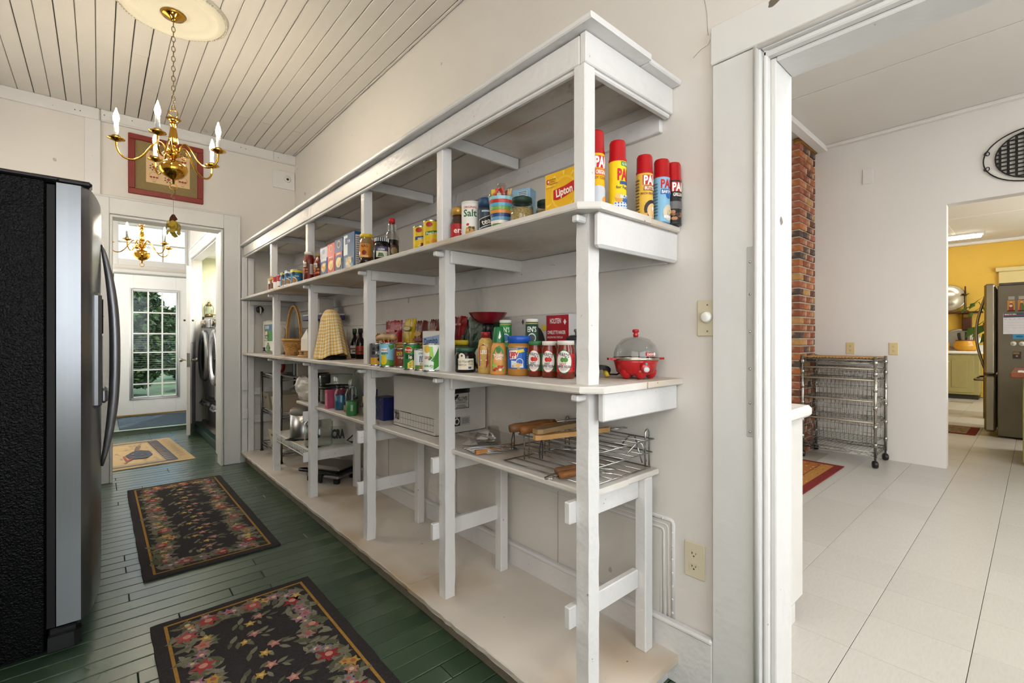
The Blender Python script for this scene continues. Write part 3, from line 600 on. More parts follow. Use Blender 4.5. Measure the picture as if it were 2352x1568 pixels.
vessel('white cardboard salt canister with green lettering', 'salt_canister', 'canister', 1.074, 1.45, ZU, [('carton_tube', prof(.037, .146, .002), K('efece6')), ('rim', [(.0375, .138), (.0378, .142), (.0375, .146), (.034, .146)], K('d9d5cd'))], [('t', -.002, .122, .008, 'ORIGINAL', 'c0262b'), ('t', -.002, .1, .026, 'Salt', '2f6b3c'), ('p', [(-.022, .012), (.02, .02), (.016, .05), (-.016, .045)], 'c98a4a')] + blob(8, -.002, .045, .016, ['4c7a35', 'c4402c', 'e0c04a', '355a2a'], 8) + [('r', .04, .055, .02, .12, 'd0ccc2')], .037, -4)
vessel('iced tea mix jar with a dark blue lid and slanted lettering', 'tea_jar', 'jar', 1.09, 1.378, ZU, [('jar', prof(.031, .115, .004), K('2c3440')), ('lid', lidp(.029, .115, .148), K('24486e'))], [('r', -.04, .04, .02, .105, '3a4756'), ('p', [(-.03, .03), (.03, .05), (.03, .088), (-.03, .066)], 'd8d6cc'), ('p', [(-.028, .034), (.028, .053), (.028, .084), (-.028, .064)], '1c2024'), ('t', 0, .059, .02, 'tea', 'f2efe4', {'rot': 18}), ('e', .004, .02, .02, .012, 'd09a3c'), ('r', -.016, .016, .094, .1, 'b8d0e0')], .031, 0)
tag(B().lathe(prof(.026, .125, .004), K('d9602a')).build('spice_tin', loc=(1.165, 1.425, ZU)), 'orange spice tin mostly hidden behind the tea jar', 'tin')
t = thing('striped_cup', 'striped clear drinking cup filled with wrapped packets', 'cup', (1.068, 1.262, ZU))
b = B(); bands = ('c4502e', '5a8a3a', 'e8e4dc', '6aa0c4', '2c4a7a', 'd98a3c', '7aa84a', '5aa8c8', 'b8342c', '8ac4cf')
for k, c_ in enumerate(bands): z0 = .002+k*.0118; b.lathe([(.034+.012*k/10, z0), (.034+.012*(k+1)/10, z0+.0112)], K(c_, .25))
b.lathe([(0, .001), (.034, .001)], K('e8e4dc')); b.build('striped_wall', t)
B().lathe([(.0462, .12), (.049, .124), (.0475, .128)], PLAS).build('rim', t)
b = B(); q = random.Random(4)
for k in range(9): b.T = Matrix.Translation((q.uniform(-.026, .026), q.uniform(-.026, .026), .13)) @ Matrix.Rotation(q.uniform(0, 3), 4, 'Z') @ Matrix.Rotation(q.uniform(-.5, .5), 4, 'X'); b.box(-.016, .016, -.003, .003, -.03, .02, K(q.choice(('c43a2c', 'e0c04a', 'c8a060', 'b04a3a', 'e2ddd0'))))
b.build('wrapped_packets', t)
q = random.Random(2); b = B(); vs = []; n = 10
for i in range(7):
    for k in range(n): a = 2*PI*k/n; rr = (.024-.002*i)*(1+.25*q.uniform(-1, 1)); vs.append((rr*math.cos(a), rr*math.sin(a), .125+i*.008))
b.add(vs, [(i*n+k, i*n+(k+1) % n, i*n+n+(k+1) % n, i*n+n+k) for i in range(6) for k in range(n)], PLAS, True).build('plastic_bag', t)
carton('small pale blue carton behind the striped cup', 'tea_carton', 1.19, 1.275, ZU, .075, .05, .178, '8db9d4', [('r', -.012, .026, .135, .168, 'd9e2e6')] + [('r', -.01, .024, .139+k*.006, .142+k*.006, '4a6a8a') for k in range(5)], 200)
GRAIN = M('brown_grain', 'c8a66c', .7, var=.45, scale=260, bump=.5, bscale=250)
for lb, x, y, s_ in (('squat jar of brown grain with a dark green lid, the front one', 1.066, 1.152, 1.0), ('squat jar of brown grain behind the front grain jar', 1.135, 1.105, .93)):
    vessel(lb, 'grain_jar', 'jar', x, y, ZU, [('grain', [(0, .002), (.036*s_, .003), (.038*s_, .01), (.038*s_, .058*s_), (0, .06*s_)], GRAIN), ('glass_jar', [(0, .0), (.037*s_, .001), (.0395*s_, .008), (.0395*s_, .062*s_), (.032*s_, .076*s_), (.031*s_, .08*s_)], GLASS), ('lid', lidp(.034*s_, .078*s_, .096*s_), K('1f3a2c'))], None, None, 0, 'jars of grain')
t = carton('yellow tea box with a red logo leaning by the front post', 'tea_box', 1.085, .965, ZU, .15, .045, .142, 'efb912', [('e', .004, .072, .052, .052, 'f6cb36'), ('e', .004, .072, .045, .045, 'efb912')] + [('p', [(.004+.05*math.cos(a), .072+.05*math.sin(a)), (.004+.08*math.cos(a+.08), .072+.066*math.sin(a+.08)), (.004+.08*math.cos(a-.05), .072+.066*math.sin(a-.05))], 'f7d65a') for a in [k*.52 for k in range(12)] if abs(.004+.08*math.cos(a)) < .073] + [('p', [(-.037, .056), (-.02, .053), (.01, .058), (.035, .066), (.05, .068), (.05, .1), (.035, .097), (.008, .09), (-.037, .086)], 'c4161c'), ('t', .007, .076, .023, 'Lipton', 'fff6e6', {'b': .03, 'rot': 5, 'w': .066}), ('e', -.06, .117, .006, .008, 'c4302c'), ('e', -.058, .117, .003, .004, 'f2e6c8'), ('t', -.04, .122, .005, 'American', '8a4a1c'), ('t', -.04, .115, .005, 'Heart', '8a4a1c'), ('t', -.036, .108, .005, 'Association', '8a4a1c'), ('r', -.068, -.03, .097, .0985, 'd98a3c')], 181)
REDC = M('red_spray_cap', 'b8121a', .25, var=.05)
def spray(lb, x, y, hh, col, dec, off=0):
    r = .027
    return vessel(lb, 'cooking_spray', 'spray can', x, y, ZU, [('can', [(0, 0), (r, 0), (r, .004), (r*.985, .006), (r*.985, hh*.7), (r*.95, hh*.715), (0, hh*.72)], K(col, .25)), ('cap', [(r*.99, hh*.7), (r*.99, hh*.74), (r*.93, hh*.755), (r*.9, hh*.965), (r*.8, hh*.995), (0, hh)], REDC)], dec, r*.99, off, 'cooking spray cans')
def pam(hh, tc, bgc, sub, sc_): return [('r', -.024, .03, hh*.52, hh*.67, bgc) if bgc else ('r', 0, .001, .001, .002, 'ffffff'), ('t', .004, hh*.595, hh*.13, 'PAM', tc, {'b': .04, 'w': .05}), ('p', [(-.022, hh*.43), (.028, hh*.43), (.028, hh*.51), (-.02, hh*.51)], sc_), ('t', .002, hh*.47, hh*.05, sub, 'fff6e8', {'w': .04})]
spray('tall yellow cooking spray beside the upper front post', 1.105, .872, .238, 'f0b818', pam(.238, 'f6f2ea', 'c41a20', 'ORIGINAL', 'd9601c') + [('t', .004, .095, .007, 'EASY CLEAN UP', '8a4a10'), ('p', [(-.03, .006), (.032, .006), (.032, .055), (.01, .07), (-.012, .072), (-.03, .066)], 'c9cdd4'), ('e', .012, .028, .011, .014, 'f0962a'), ('r', -.022, -.008, .008, .016, 'e0a02a')], 40)
spray('yellow cooking spray with blue gingham at its foot', 1.172, .842, .218, 'f2d022', [('p', [(-.008, .138), (.028, .136), (.028, .15), (-.008, .151)], '3a8a3a'), ('t', .01, .144, .008, 'ALL NATURAL', 'f4f2e0', {'w': .03}), ('t', .006, .112, .032, 'PAM', 'c41a20', {'b': .05, 'w': .05}), ('r', -.012, .03, .082, .092, '24488c'), ('t', .008, .074, .009, 'for Fat Free', '4a4a3a'), ('r', -.03, .032, .006, .03, 'e4e9ee'), ('e', -.014, .042, .012, .014, 'd99a3c'), ('e', -.014, .048, .012, .008, 'e8b860'), ('p', [(-.004, .03), (.03, .028), (.03, .052), (.0, .05)], '2b5a9a'), ('t', .015, .046, .01, 'BUTTER', 'f4f0e4')] + [('r', -.026+.008*i, -.022+.008*i, .008+.008*j, .012+.008*j, '3a6ab0') for i in range(7) for j in range(3)], 40)
spray('butter-yellow cooking spray with a pale brown banner', 1.302, .832, .206, 'e3b84a', pam(.206, 'f6f2ea', 'b81a22', 'BUTTER', '9a5a24') + [('t', .004, .08, .007, 'RICH BUTTERY', '7a4a14'), ('e', .006, .03, .026, .03, '241a14'), ('e', .01, .026, .021, .024, 'e0b880'), ('p', [(.01, .024), (.015, .033), (.01, .042), (.005, .033)], 'f6f0dc'), ('r', -.028, -.01, .008, .018, 'd9a23a')] + [('r', -.05, -.034, .02+k*.01, .024+k*.01, '5a4a34') for k in range(11)], 40)
spray('light blue baking spray with a red cap', 1.375, .815, .206, '8cc0e0', pam(.206, 'c41a20', None, 'BAKING', '1f5aa8') + [('e', .006, .085, .011, .011, '2a6ab4'), ('e', .006, .03, .02, .026, 'd9cdb4'), ('r', -.012, .016, .012, .02, 'e8eef2')] + [('r', -.05, -.03, .02+k*.01, .024+k*.01, '4a6a8a') for k in range(11)] + blob(6, .01, .03, .012, ['5a4030', 'e0c890'], 3), 40)
spray('black grilling spray nearest the wall', 1.431, .806, .206, '2a2828', pam(.206, 'f6f2ea', 'b81a22', 'GRILLING', '1c1b1b') + [('r', -.03, .03, .05, .075, '6a6866')] + blob(10, .0, .03, .02, ['8a5a34', 'b87a4a', '3a2a20'], 7), 40)
# ---- middle shelf, near bay
def pouch(b, w_, h_, t_, mat, seed, amp=.004, T=None):
    q = random.Random(seed); nx, nz = 10, 12; b.T = T
    for sgn in (-1, 1):
        vs = []
        for j in range(nz+1):
            v = j/nz
            for i in range(nx+1):
                u = i/nx*2-1; th = t_/2*(max(0, 1-abs(u)**3)*math.sin(PI*min(1, max(0, v*.92+.02)))**.5)
                wob = q.uniform(-amp, amp) if 0 < i < nx and 0 < j < nz else 0
                vs.append((u*w_/2*(1-.05*math.sin(PI*v)), sgn*th+wob+.006*math.sin(5*u+seed)*v, v*h_+(.006*math.sin(9*u+seed) if j == nz else 0)))
        b.add(vs, [(j*(nx+1)+i, j*(nx+1)+i+1, (j+1)*(nx+1)+i+1, (j+1)*(nx+1)+i) for j in range(nz) for i in range(nx)], mat, True)
    b.T = None; return b
def snack(label, x, y, z, w_, h_, t_, col, dec, a=180, tilt=0, seed=1, name='snack_bag'):
    t = thing(name, label, 'bag', (x, y, z), math.radians(a)+PI/2, 'snack bags'); t.rotation_euler.x = -math.radians(tilt)
    pouch(B(), w_, h_, t_, M('foil_'+col, col, .25, var=.1, bump=.3, bscale=40), seed).build('bag', t)
    if dec: decals(t, dec, front(t_/2+.002))
    return t
JAM = K('1a0f12', .1)
vessel('dark berry jam jar with a cream label at the shelf edge', 'jam_jar', 'jar', 1.083, 1.50, ZL, [('glass_jar', [(0, 0), (.036, 0), (.041, .006), (.041, .066), (.035, .078), (.034, .082), (0, .082)], JAM), ('lid', lidp(.037, .081, .096), K('2d5a46'))], [('r', -.034, .034, .012, .055, 'e2d9c2'), ('p', [(-.03, .05), (-.004, .05), (-.006, .07), (-.014, .076), (-.022, .076), (-.03, .07)], 'e2d9c2'), ('t', -.016, .044, .009, 'Wild Maine', '3a322a', {'i': .25, 'b': 0}), ('t', -.016, .032, .009, 'Blueberry Jam', '3a322a', {'i': .25, 'b': 0, 'w': .034}), ('e', -.017, .066, .004, .004, '5a5046'), ('r', .008, .03, .044, .047, '4a443a'), ('r', .008, .03, .037, .039, '8a8272'), ('r', .008, .03, .031, .033, '8a8272'), ('r', .008, .02, .016, .024, '2f5a8a')], .041, 4)
vessel('jar of green olives with a yellow lid behind the jam jar', 'olive_jar', 'jar', 1.19, 1.685, ZL, [('glass_jar', prof(.038, .105, .006), M('olive_brine', '5a5a2c', .12, var=.3, scale=60)), ('lid', lidp(.036, .105, .126), K('d9c02a'))], [('r', -.03, .03, .02, .06, '2a3a22')], .038)
t = thing('mustard_bottle', 'squeeze bottle of grainy mustard with a dark red cap', 'bottle', (1.1, 1.392, ZL), camrz(1.1, 1.392, 6))
B().lathe([(0, 0), (.026, 0), (.03, .005), (.03, .1), (.026, .125), (.017, .134), (.016, .138), (0, .138)], M('mustard', 'c9a558', .25, var=.2, scale=120), seg=24, sy=.72).build('bottle', t)
B().lathe(lidp(.018, .136, .158), K('8f1c22')).build('cap', t)
decals(t, [('p', [(-.026, .03), (.0, .022), (.008, .04), (.004, .1), (-.012, .112), (-.026, .1)], 'a5242c'), ('p', [(-.026, .03), (.0, .022), (.008, .04), (.006, .06), (-.026, .06)], '5f3a6a'), ('t', -.01, .082, .014, 'LERS', 'f2ead8', {'w': .024}), ('r', -.022, .002, .05, .053, 'e6dcc8')], lambda u, v, e: (u, -.0218*math.sqrt(max(.05, 1-(u/.031)**2))-e, v))
t = thing('dressing_bottle', 'orange thousand island dressing bottle with a tall green cap', 'bottle', (1.098, 1.313, ZL), camrz(1.098, 1.313, 8))
B().lathe([(0, 0), (.028, 0), (.032, .005), (.031, .06), (.027, .1), (.019, .124), (0, .124)], M('dressing', 'd99a52', .25, var=.08, scale=60), seg=24, sy=.75).build('bottle', t)
B().lathe([(.022, .118), (.022, .13), (.018, .172), (.015, .176), (0, .176)], K('1f6b3c', .3)).build('cap', t)
decals(t, [('p', [(-.026, .012), (.014, .012), (.018, .03), (.014, .09), (.0, .108), (-.014, .1), (-.024, .08)], '3f8a3a'), ('e', -.004, .09, .009, .011, '2c6a30'), ('r', -.026, .018, .055, .078, 'd9542c'), ('t', -.004, .072, .009, 'THOUSAND', 'fff4e4', {'w': .036}), ('t', -.004, .061, .009, 'ISLAND', 'fff4e4', {'w': .026})] + blob(9, -.004, .03, .017, ['c4302c', '6aa83a', '8ac04a', 'b8241f', 'e8e0b8'], 3) + [('p', [(-.005, .135), (.0, .13), (.005, .14), (.001, .162)], 'e6f0e4')], lambda u, v, e: (u, -(.0245 if v < .07 else .0245-.12*max(0, v-.07) if v < .118 else .0225)*math.sqrt(max(.08, 1-(u/.033)**2))-e, v))
for lb, x, y, c_ in (('bright green cheese canister with a white cap, behind the dressing', 1.245, 1.445, '2f9a4c'), ('dark green cheese canister with a white cap, before the omelette box', 1.245, 1.29, '1f4a34')):
    vessel(lb, 'cheese_canister', 'canister', x, y, ZL, [('tube', prof(.0245, .195, .002), K(c_)), ('cap', lidp(.0252, .195, .208), K('eceae2'))], [('r', -.04, .04, .188, .191, 'c9b25a'), ('t', 0, .168, .02, "EN'S", 'f4f2ea', {'w': .036}), ('e', 0, .135, .016, .018, 'e4e8ea'), ('e', 0, .135, .013, .014, '3a7ab0' if c_[0] == '2' else '3a4a40'), ('r', -.04, .04, .1, .104, 'c9b25a')], .0245, 0, 'cheese canisters')
vessel('peanut butter jar with a blue lid and blue label', 'peanut_butter_jar', 'jar', 1.137, 1.243, ZL, [('jar', [(0, 0), (.038, 0), (.043, .006), (.043, .105), (.04, .116), (0, .118)], M('peanut_butter', 'b5803c', .25, var=.08)), ('lid', lidp(.0415, .117, .142), K('1d55b8', .3))], [('r', -.07, .07, .026, .1, '2a62b8'), ('p', [(-.03, .03), (.016, .03), (.014, .05), (-.03, .055)], 'd8e4ee'), ('p', [(-.04, .09), (-.008, .092), (.0, .084), (-.008, .062), (-.036, .058)], 'f2f0e8'), ('t', -.022, .074, .022, 'KIPPY', 'c41f26', {'b': .04, 'w': .04}), ('p', [(-.01, .092), (.016, .096), (.02, .086), (-.002, .082)], 'e8d02a'), ('t', -.024, .096, .006, 'CRUNCHY', 'e8d84a'), ('e', .002, .05, .013, .013, 'e4ecf4'), ('e', .002, .05, .011, .011, '2a62b8'), ('r', .026, .06, .034, .095, '3a6ab0')] + [('r', .028, .058, .04+k*.008, .043+k*.008, 'c9d8ea') for k in range(6)] + blob(9, -.008, .036, .014, ['d9ae6a', 'e8c88a', 'c08a48'], 5), .043, -2)
RELISH = M('red_relish', '7a2a14', .15, var=.35, scale=60, coat=.5)
for lb, x, y, r, lid, c1, c2, w1 in (('sweet pepper relish jar with a green lid, first of three', 1.142, 1.166, .027, '3a7a4a', '2c6a48', 'c42a26', 'SWEET'), ('sweet pepper relish jar with a white lid, middle of three', 1.152, 1.107, .0275, 'e6e0d8', '2c6a48', 'c42a26', 'SWEET'), ('hot pepper relish jar with a red label beside the post', 1.163, 1.043, .031, 'e6e0d8', 'c42228', '5a8a3a', 'HOT')):
    hh = .124 if r < .03 else .126; vessel(lb, 'relish_jar', 'jar', x, y, ZL, [('glass_jar', [(0, 0), (r*.9, 0), (r, .006), (r, hh*.78), (r*.86, hh*.88), (r*.86, hh*.9), (0, hh*.9)], RELISH), ('lid', lidp(r*.92, hh*.885, hh), K(lid))], [('r', -r*1.2, r*1.25, hh*.18, hh*.66, c1), ('e', -r*.2, hh*.45, r*.86, hh*.31, c2 if w1 != 'HOT' else '2c6a48'), ('e', -r*.2, hh*.45, r*.82, hh*.29, 'f0eee8'), ('t', -r*.2, hh*.63, .012, "WARD'S", '1c1a1a', {'rot': -14, 'w': r*1.2}), ('e', -r*.35, hh*.5, .007, .008, c2), ('e', -r*.02, hh*.5, .008, .008, 'c42a26' if w1 != 'HOT' else '4a8a34'), ('t', -r*.3, hh*.385, .008, w1, '2a2422' if w1 != 'HOT' else 'c42228', {'w': r*.7}), ('t', -r*.2, hh*.32, .008, 'PEPPER RELISH', '1c1a1a', {'w': r*1.5}), ('r', -r*.6, r*.2, hh*.255, hh*.265, 'a05a50'), ('r', -r*.5, r*.1, hh*.225, hh*.233, '8a8078')] + [('r', r*.82, r*1.2, hh*(.24+.07*k), hh*(.28+.07*k), 'a81c22' if w1 == 'HOT' else '24583c') for k in range(5)], r, 0, 'pepper relish jars')
# kitchen scale
RED = M('glossy_dark_red', '7d1420', .2, var=.05, coat=.5)
t = thing('kitchen_scale', 'dark red kitchen scale with a shallow bowl on top', 'scale', (1.285, 1.61, ZL), math.radians(180)+PI/2)
B().lathe([(0, .0), (.07, 0), (.075, .01), (.06, .1), (.03, .115), (0, .115)], RED, seg=28, sy=.6).build('body', t)
B().lathe([(.0, .11), (.02, .11), (.018, .17), (.026, .196), (0, .196)], BLACK).build('column', t)
B().lathe([(0, .195), (.045, .2), (.07, .222), (.084, .244), (.087, .246), (.08, .242), (.06, .215), (0, .202)], RED, seg=36).build('bowl', t)
decals(t, [('e', 0, .055, .04, .04, 'd9d2c4'), ('e', 0, .055, .035, .035, 'efece2'), ('r', -.002, .002, .055, .085, 'a51c22')], front(.044), name='dial')
# omelette maker box
t = carton('grey and red omelette maker box standing against the wall', 'omelette_maker_box', 1.42, 1.433, ZL, .398, .05, .232, 'c9c6c2', [('r', .075, .198, .006, .228, 'b01f2c'), ('t', .126, .205, .02, 'HOLSTEIN', 'f6f2ee', {'w': .062}), ('p', [(.17, .2), (.178, .212), (.186, .2), (.178, .188)], 'f6f2ee'), ('t', .132, .158, .014, 'OMELETTE MAKER', 'f6f2ee', {'w': .1}), ('t', .124, .138, .008, 'MAQUINA PARA TORTILLAS', 'f0dcd8', {'w': .085}), ('t', .136, .088, .026, 'EASY', 'f6f2ee', {'w': .1}), ('e', .012, .1, .058, .085, '2b2826'), ('e', -.005, .11, .045, .07, '3a3532'), ('p', [(-.075, .205), (-.068, .218), (-.06, .205), (-.068, .192)], '4a4846'), ('r', .052, .074, .165, .19, 'e2cc2a')], 180, b=.001)
B().add([(-.199, -.025, .232), (.199, -.025, .232), (.199, .02, .236), (-.199, .02, .233)], [(0, 1, 2, 3)], K('bdbab6')).build('lid_flap', t)
t = vessel('dark grey kettle-shaped appliance behind the front post', 'grey_appliance', 'appliance', 1.335, 1.135, ZL, [('body', [(0, 0), (.05, 0), (.055, .01), (.05, .11), (.042, .13), (0, .13)], K('5c6066', .35)), ('lid', [(.044, .128), (.048, .134), (.03, .145), (0, .147)], K('2c2e32', .3)), ('knob', [(.012, .146), (.012, .155), (.017, .16), (.015, .168), (0, .168)], K('6d7278', .3))])
snack('dark green chip bag with white lettering behind the jam', 1.37, 1.77, ZL, .2, .235, .06, '2f4a38', [('t', .05, .18, .05, 'Y', 'e8e8e0', {'b': .05}), ('p', [(.06, .2), (.085, .205), (.095, .225), (.07, .22)], 'e8e8e0'), ('t', .06, .11, .022, 'LORIE', 'dfe4dc', {'i': .2})], 190, 6, 3)
snack('dark green bag with faint script beside the scale', 1.40, 1.905, ZL, .2, .225, .05, '2b4032', [('t', -.05, .14, .05, 'ia', '4f6a50', {'i': .3})], 180, 5, 4)
snack('maroon snack bag standing low behind the mustard', 1.25, 1.525, ZL, .12, .12, .04, '6d1f26', [('r', -.035, .035, .062, .078, 'e8e0d4')], 200, 0, 6)
# egg cooker
EGR = M('egg_cooker_red', 'b3121c', .22, var=.04, coat=.5)
ex, ey = 1.345, .893
t = thing('egg_cooker', 'red egg cooker with a clear domed lid near the wall', 'egg cooker', (ex, ey, ZL), camrz(ex, ey, 24))
B().lathe([(0, .014), (.05, .012), (.064, .022), (.072, .055), (.074, .062), (0, .062)], EGR, seg=36).build('base', t)
for a in (-65, -5, 60, 180): B().ball((.047*math.sin(math.radians(a)), -.047*math.cos(math.radians(a)), .02), .021, .021, .026, EGR, 14, 8).build('foot', t).location.z = .006
B().lathe([(.075, .062), (.077, .066), (.075, .07)], M('steel_ring', 'b9b0a0', .25, 1), seg=36).build('ring', t)
B().lathe([(.073, .068), (.073, .085), (.064, .11), (.045, .13), (.02, .139), (0, .14)], DOME, seg=36).build('lid', t)
B().lathe([(.0, .138), (.008, .139), (.009, .146), (.006, .15), (.012, .156), (.01, .163), (0, .164)], EGR).build('lid_knob', t)
for s_ in (-1, 1): B().prism([(.07*s_, -.014), (.098*s_, -.008), (.098*s_, .008), (.07*s_, .014)], .062, .069, EGR).build('side_handle', t)
b = B().ball((0, -.071, .04), .017, .012, .02, EGR, 14, 8); b.ball((0, -.082, .034), .01, .004, .009, K('c9cbcc', .3), 12, 6); b.ball((0, -.081, .052), .004, .003, .004, K('3ab0b0'), 8, 5); b.build('control_panel', t)
decals(t, [('r', -.02, .018, -.005, .006, 'b3121c'), ('t', -.003, .0005, .008, 'DASH', 'f6efe8', {'w': .022}), ('e', .015, .0005, .005, .0055, 'efe6de')], lambda u, v, e: (.0733*math.sin(u/.0733+.28), -.0733*math.cos(u/.0733+.28)-e, .082+v), .01, 'badge')
b = B()
for k in range(3): b.tube([(-.11+.028*math.cos(a)+.004*k, .03+.012*math.sin(a*1)+.006*k, .014+.018*abs(math.sin(a))+.004*k) for a in [q*PI/8 for q in range(16)]], .003, BLACK, 6, closed=True)
b.tube([(-.08, .03, .012), (-.05, .04, .01), (-.03, .05, .02)], .003, BLACK, 6); b.tube([(-.14, .03, .008), (-.17, .05, .006), (-.2, .05, .006)], .003, BLACK, 6); b.tube([(-.092, .02, .006), (-.092, .045, .03)], .008, K('c9a62c'), 8)
b.build('power_cord', t)
# ---- middle shelf, second bay: front cans
def lc(lb, x, y, r, hh, col, dec, off=0): can(lb, x, y, ZL, r, hh, col, dec, off, 'cans along the middle shelf edge')
lc('black and orange olive can by the third post', 1.03, 2.175, .036, .11, '5a5a5c', [('r', -.04, .04, .006, .04, 'd9a02c'), ('e', .004, .088, .012, .01, '1c1a1a'), ('e', -.018, .082, .009, .008, '26221f'), ('r', -.03, .034, .055, .07, '1f1d1d'), ('t', .004, .0625, .014, 'RLS', 'f4efe4'), ('e', .01, .03, .013, .01, '1c1818')], 10)
lc('sky blue pineapple can with a yellow blossom picture', 1.02, 2.04, .0375, .113, '8cc4dc', [('p', [(-.035, .006), (.03, .006), (.03, .03), (-.035, .04)], '5a9a3a'), ('e', -.02, .03, .016, .02, 'e8c820'), ('p', [(.0, .1), (.03, .107), (.03, .09), (.012, .08)], '4f8a34'), ('r', -.034, -.004, .07, .088, 'eef2ee'), ('t', -.018, .08, .009, 'sliced', 'b52a2a'), ('t', -.016, .066, .011, 'apple', '2f6a34'), ('r', -.034, -.008, .05, .058, 'e8d02a'), ('r', .032, .06, .008, .106, 'b9ada0')] + [('r', .035, .057, .02+k*.01, .023+k*.01, '6a6258') for k in range(8)], 4)
lc('short brown bean can with a small yellow badge', 1.05, 1.957, .034, .088, '7a2c18', [('r', -.028, .0, .055, .072, 'd9b02a'), ('t', -.014, .063, .012, "N'S", '3a1a10'), ('t', .0, .046, .009, 'Original', 'e8d8c0', {'i': .2})] + blob(9, 0, .018, .014, ['4a1c10', '8a4426', '6a2a18'], 2), 4)
lc('dark green corn can with a red badge', 1.015, 1.80, .0375, .113, '2c7a3a', [('e', -.018, .085, .018, .014, 'c9b84a'), ('e', -.018, .085, .016, .012, 'c02028'), ('t', -.018, .085, .009, 'Monte', 'f4eee0', {'i': .2}), ('r', -.03, .016, .045, .066, '1d4a28'), ('t', -.008, .055, .016, 'le', 'efe6c8'), ('p', [(-.02, .006), (.02, .006), (.024, .03), (.0, .042), (-.02, .028)], 'e8c84a')] + blob(8, 0, .02, .013, ['f2dc7a', 'd9b03a', '8ab04a'], 4), 2)
lc('short white and green crisp bean can', .998 + .02, 1.722, .0335, .09, 'e6ece8', [('r', -.036, .036, .006, .022, '5a8a3a'), ('t', .0, .072, .01, 'cream', '4a6a8a'), ('t', -.002, .058, .015, 'am', '2c4a7a'), ('t', -.002, .042, .014, 'ISP', '2c4a7a')] + blob(8, .0, .018, .014, ['d9a24a', 'c08a38', 'e8c070'], 8), 6)
lc('white and green vegetable can standing upside down by the post', 1.018, 1.648, .0355, .113, 'e9ece2', [('p', [(.008, .006), (.036, .02), (.036, .1), (.012, .06)], '3f8a2c'), ('e', -.018, .09, .014, .016, 'd9b24a'), ('p', [(-.006, .1), (.006, .1), (.01, .06), (-.008, .05)], '9ac44a'), ('t', -.016, .056, .012, 'GIANT', 'b52a2a', {'w': .026}), ('t', -.012, .02, .011, 'Green', '3f8a2c', {'rot': 180})] + blob(9, .004, .05, .013, ['3a7a2a', '55963a', '2c6a22'], 6), 0)
# woven tray basket with a wooden handle
t = thing('tray_basket', 'shallow wicker tray basket with a wooden handle behind the cans', 'basket', (1.27, 2.235, ZL), math.radians(180)+PI/2)
b = B()
for k in range(9):
    z = .006+k*.0125; e = .008*k/8; q = random.Random(k)
    ring = []
    for s_, (x0, y0, x1, y1) in enumerate(((-.19-e, -.11-e, .19+e, -.11-e), (.19+e, -.11-e, .19+e, .11+e), (.19+e, .11+e, -.19-e, .11+e), (-.19-e, .11+e, -.19-e, -.11-e))):
        n = 14 if s_ % 2 == 0 else 8
        for i in range(n): f = i/n; o_ = .004*(1 if (i+k) % 2 else -1); ring.append((x0+(x1-x0)*f+(o_ if s_ % 2 else 0), y0+(y1-y0)*f+(0 if s_ % 2 else o_), z))
    b.tube(ring, .0065, WICK, 5, closed=True)
b.build('woven_side', t)
bx('woven_base', t, -.19, .19, -.11, .11, 0, .006, WICK); B().tube([(-.2, -.125, .128), (-.1, -.13, .142), (.02, -.13, .14), (.03, -.13, .14)], [.014, .018, .018, .015], M('pale_dowel', 'd2ae7c', .45, var=.1), 10).build('handle', t)
for x in (-.16, -.05, .0): B().tube([(x+.012*math.cos(a)*.3, -.122+.024*math.cos(a), .125+.03*math.sin(a)) for a in [q*PI/6 for q in range(12)]], .004, WICK, 5, closed=True).build('handle_lashing', t)
snack('red party mix bag at the left end of the tray basket', 1.235, 2.545, ZL, .13, .16, .05, 'b51c20', [('t', .0, .115, .022, 'PartyMix', 'f2e0b0', {'i': .2, 'w': .1}), ('r', -.05, .05, .03, .08, '8f1418')], 185, 4, 11)
snack('red foil bag poking up behind the party mix bag', 1.345, 2.62, ZL, .2, .24, .05, 'a81a26', [('r', -.05, .05, .172, .186, 'e09a90')], 185, 3, 12)
snack('yellow crumpled candy bag standing in the tray basket', 1.335, 2.39, ZL+.008, .14, .235, .05, 'd9b81c', [('e', .0, .18, .045, .016, '5a5a5c'), ('e', .0, .182, .04, .011, 'e6d48a')], 180, 2, 13)
snack('brown chocolate bag next to the yellow candy bag', 1.33, 2.26, ZL+.008, .13, .22, .05, '5f2418', [('e', 0, .15, .04, .014, 'c9a04a'), ('r', -.05, .05, .11, .125, '8a3a20')], 178, 2, 14)
snack('maroon chocolate bag leaning at the right of the tray basket', 1.335, 2.115, ZL+.008, .15, .225, .05, '6b201c', [('e', 0, .16, .045, .014, 'b9864a'), ('r', -.06, .06, .06, .1, '9a2a20')], 172, 3, 15)
snack('red foil bag farthest right behind the sugar box', 1.4, 1.995, ZL, .14, .245, .04, '9a1a1e', [('r', -.05, .05, .2, .21, 'e0b0a0')], 172, 2, 16)
carton('white sugar box with blue lettering at the end of the tray basket', 'sugar_box', 1.2, 1.905, ZL, .13, .055, .168, 'e8e8e4', [('p', [(-.064, .09), (.064, .105), (.064, .15), (-.064, .135)], '9ab4d8'), ('t', 0, .122, .03, 'Domino', '26407a', {'rot': 6, 'w': .1}), ('r', -.064, .064, .004, .08, 'd9c02a'), ('r', -.05, .02, .02, .07, '2a2626')], 186, sidedec=[('p', [(-.027, .12), (.027, .12), (.027, .16), (-.027, .16)], '3a62b0'), ('t', 0, .14, .014, 'Domino', 'f2f2ee', {'w': .045})])
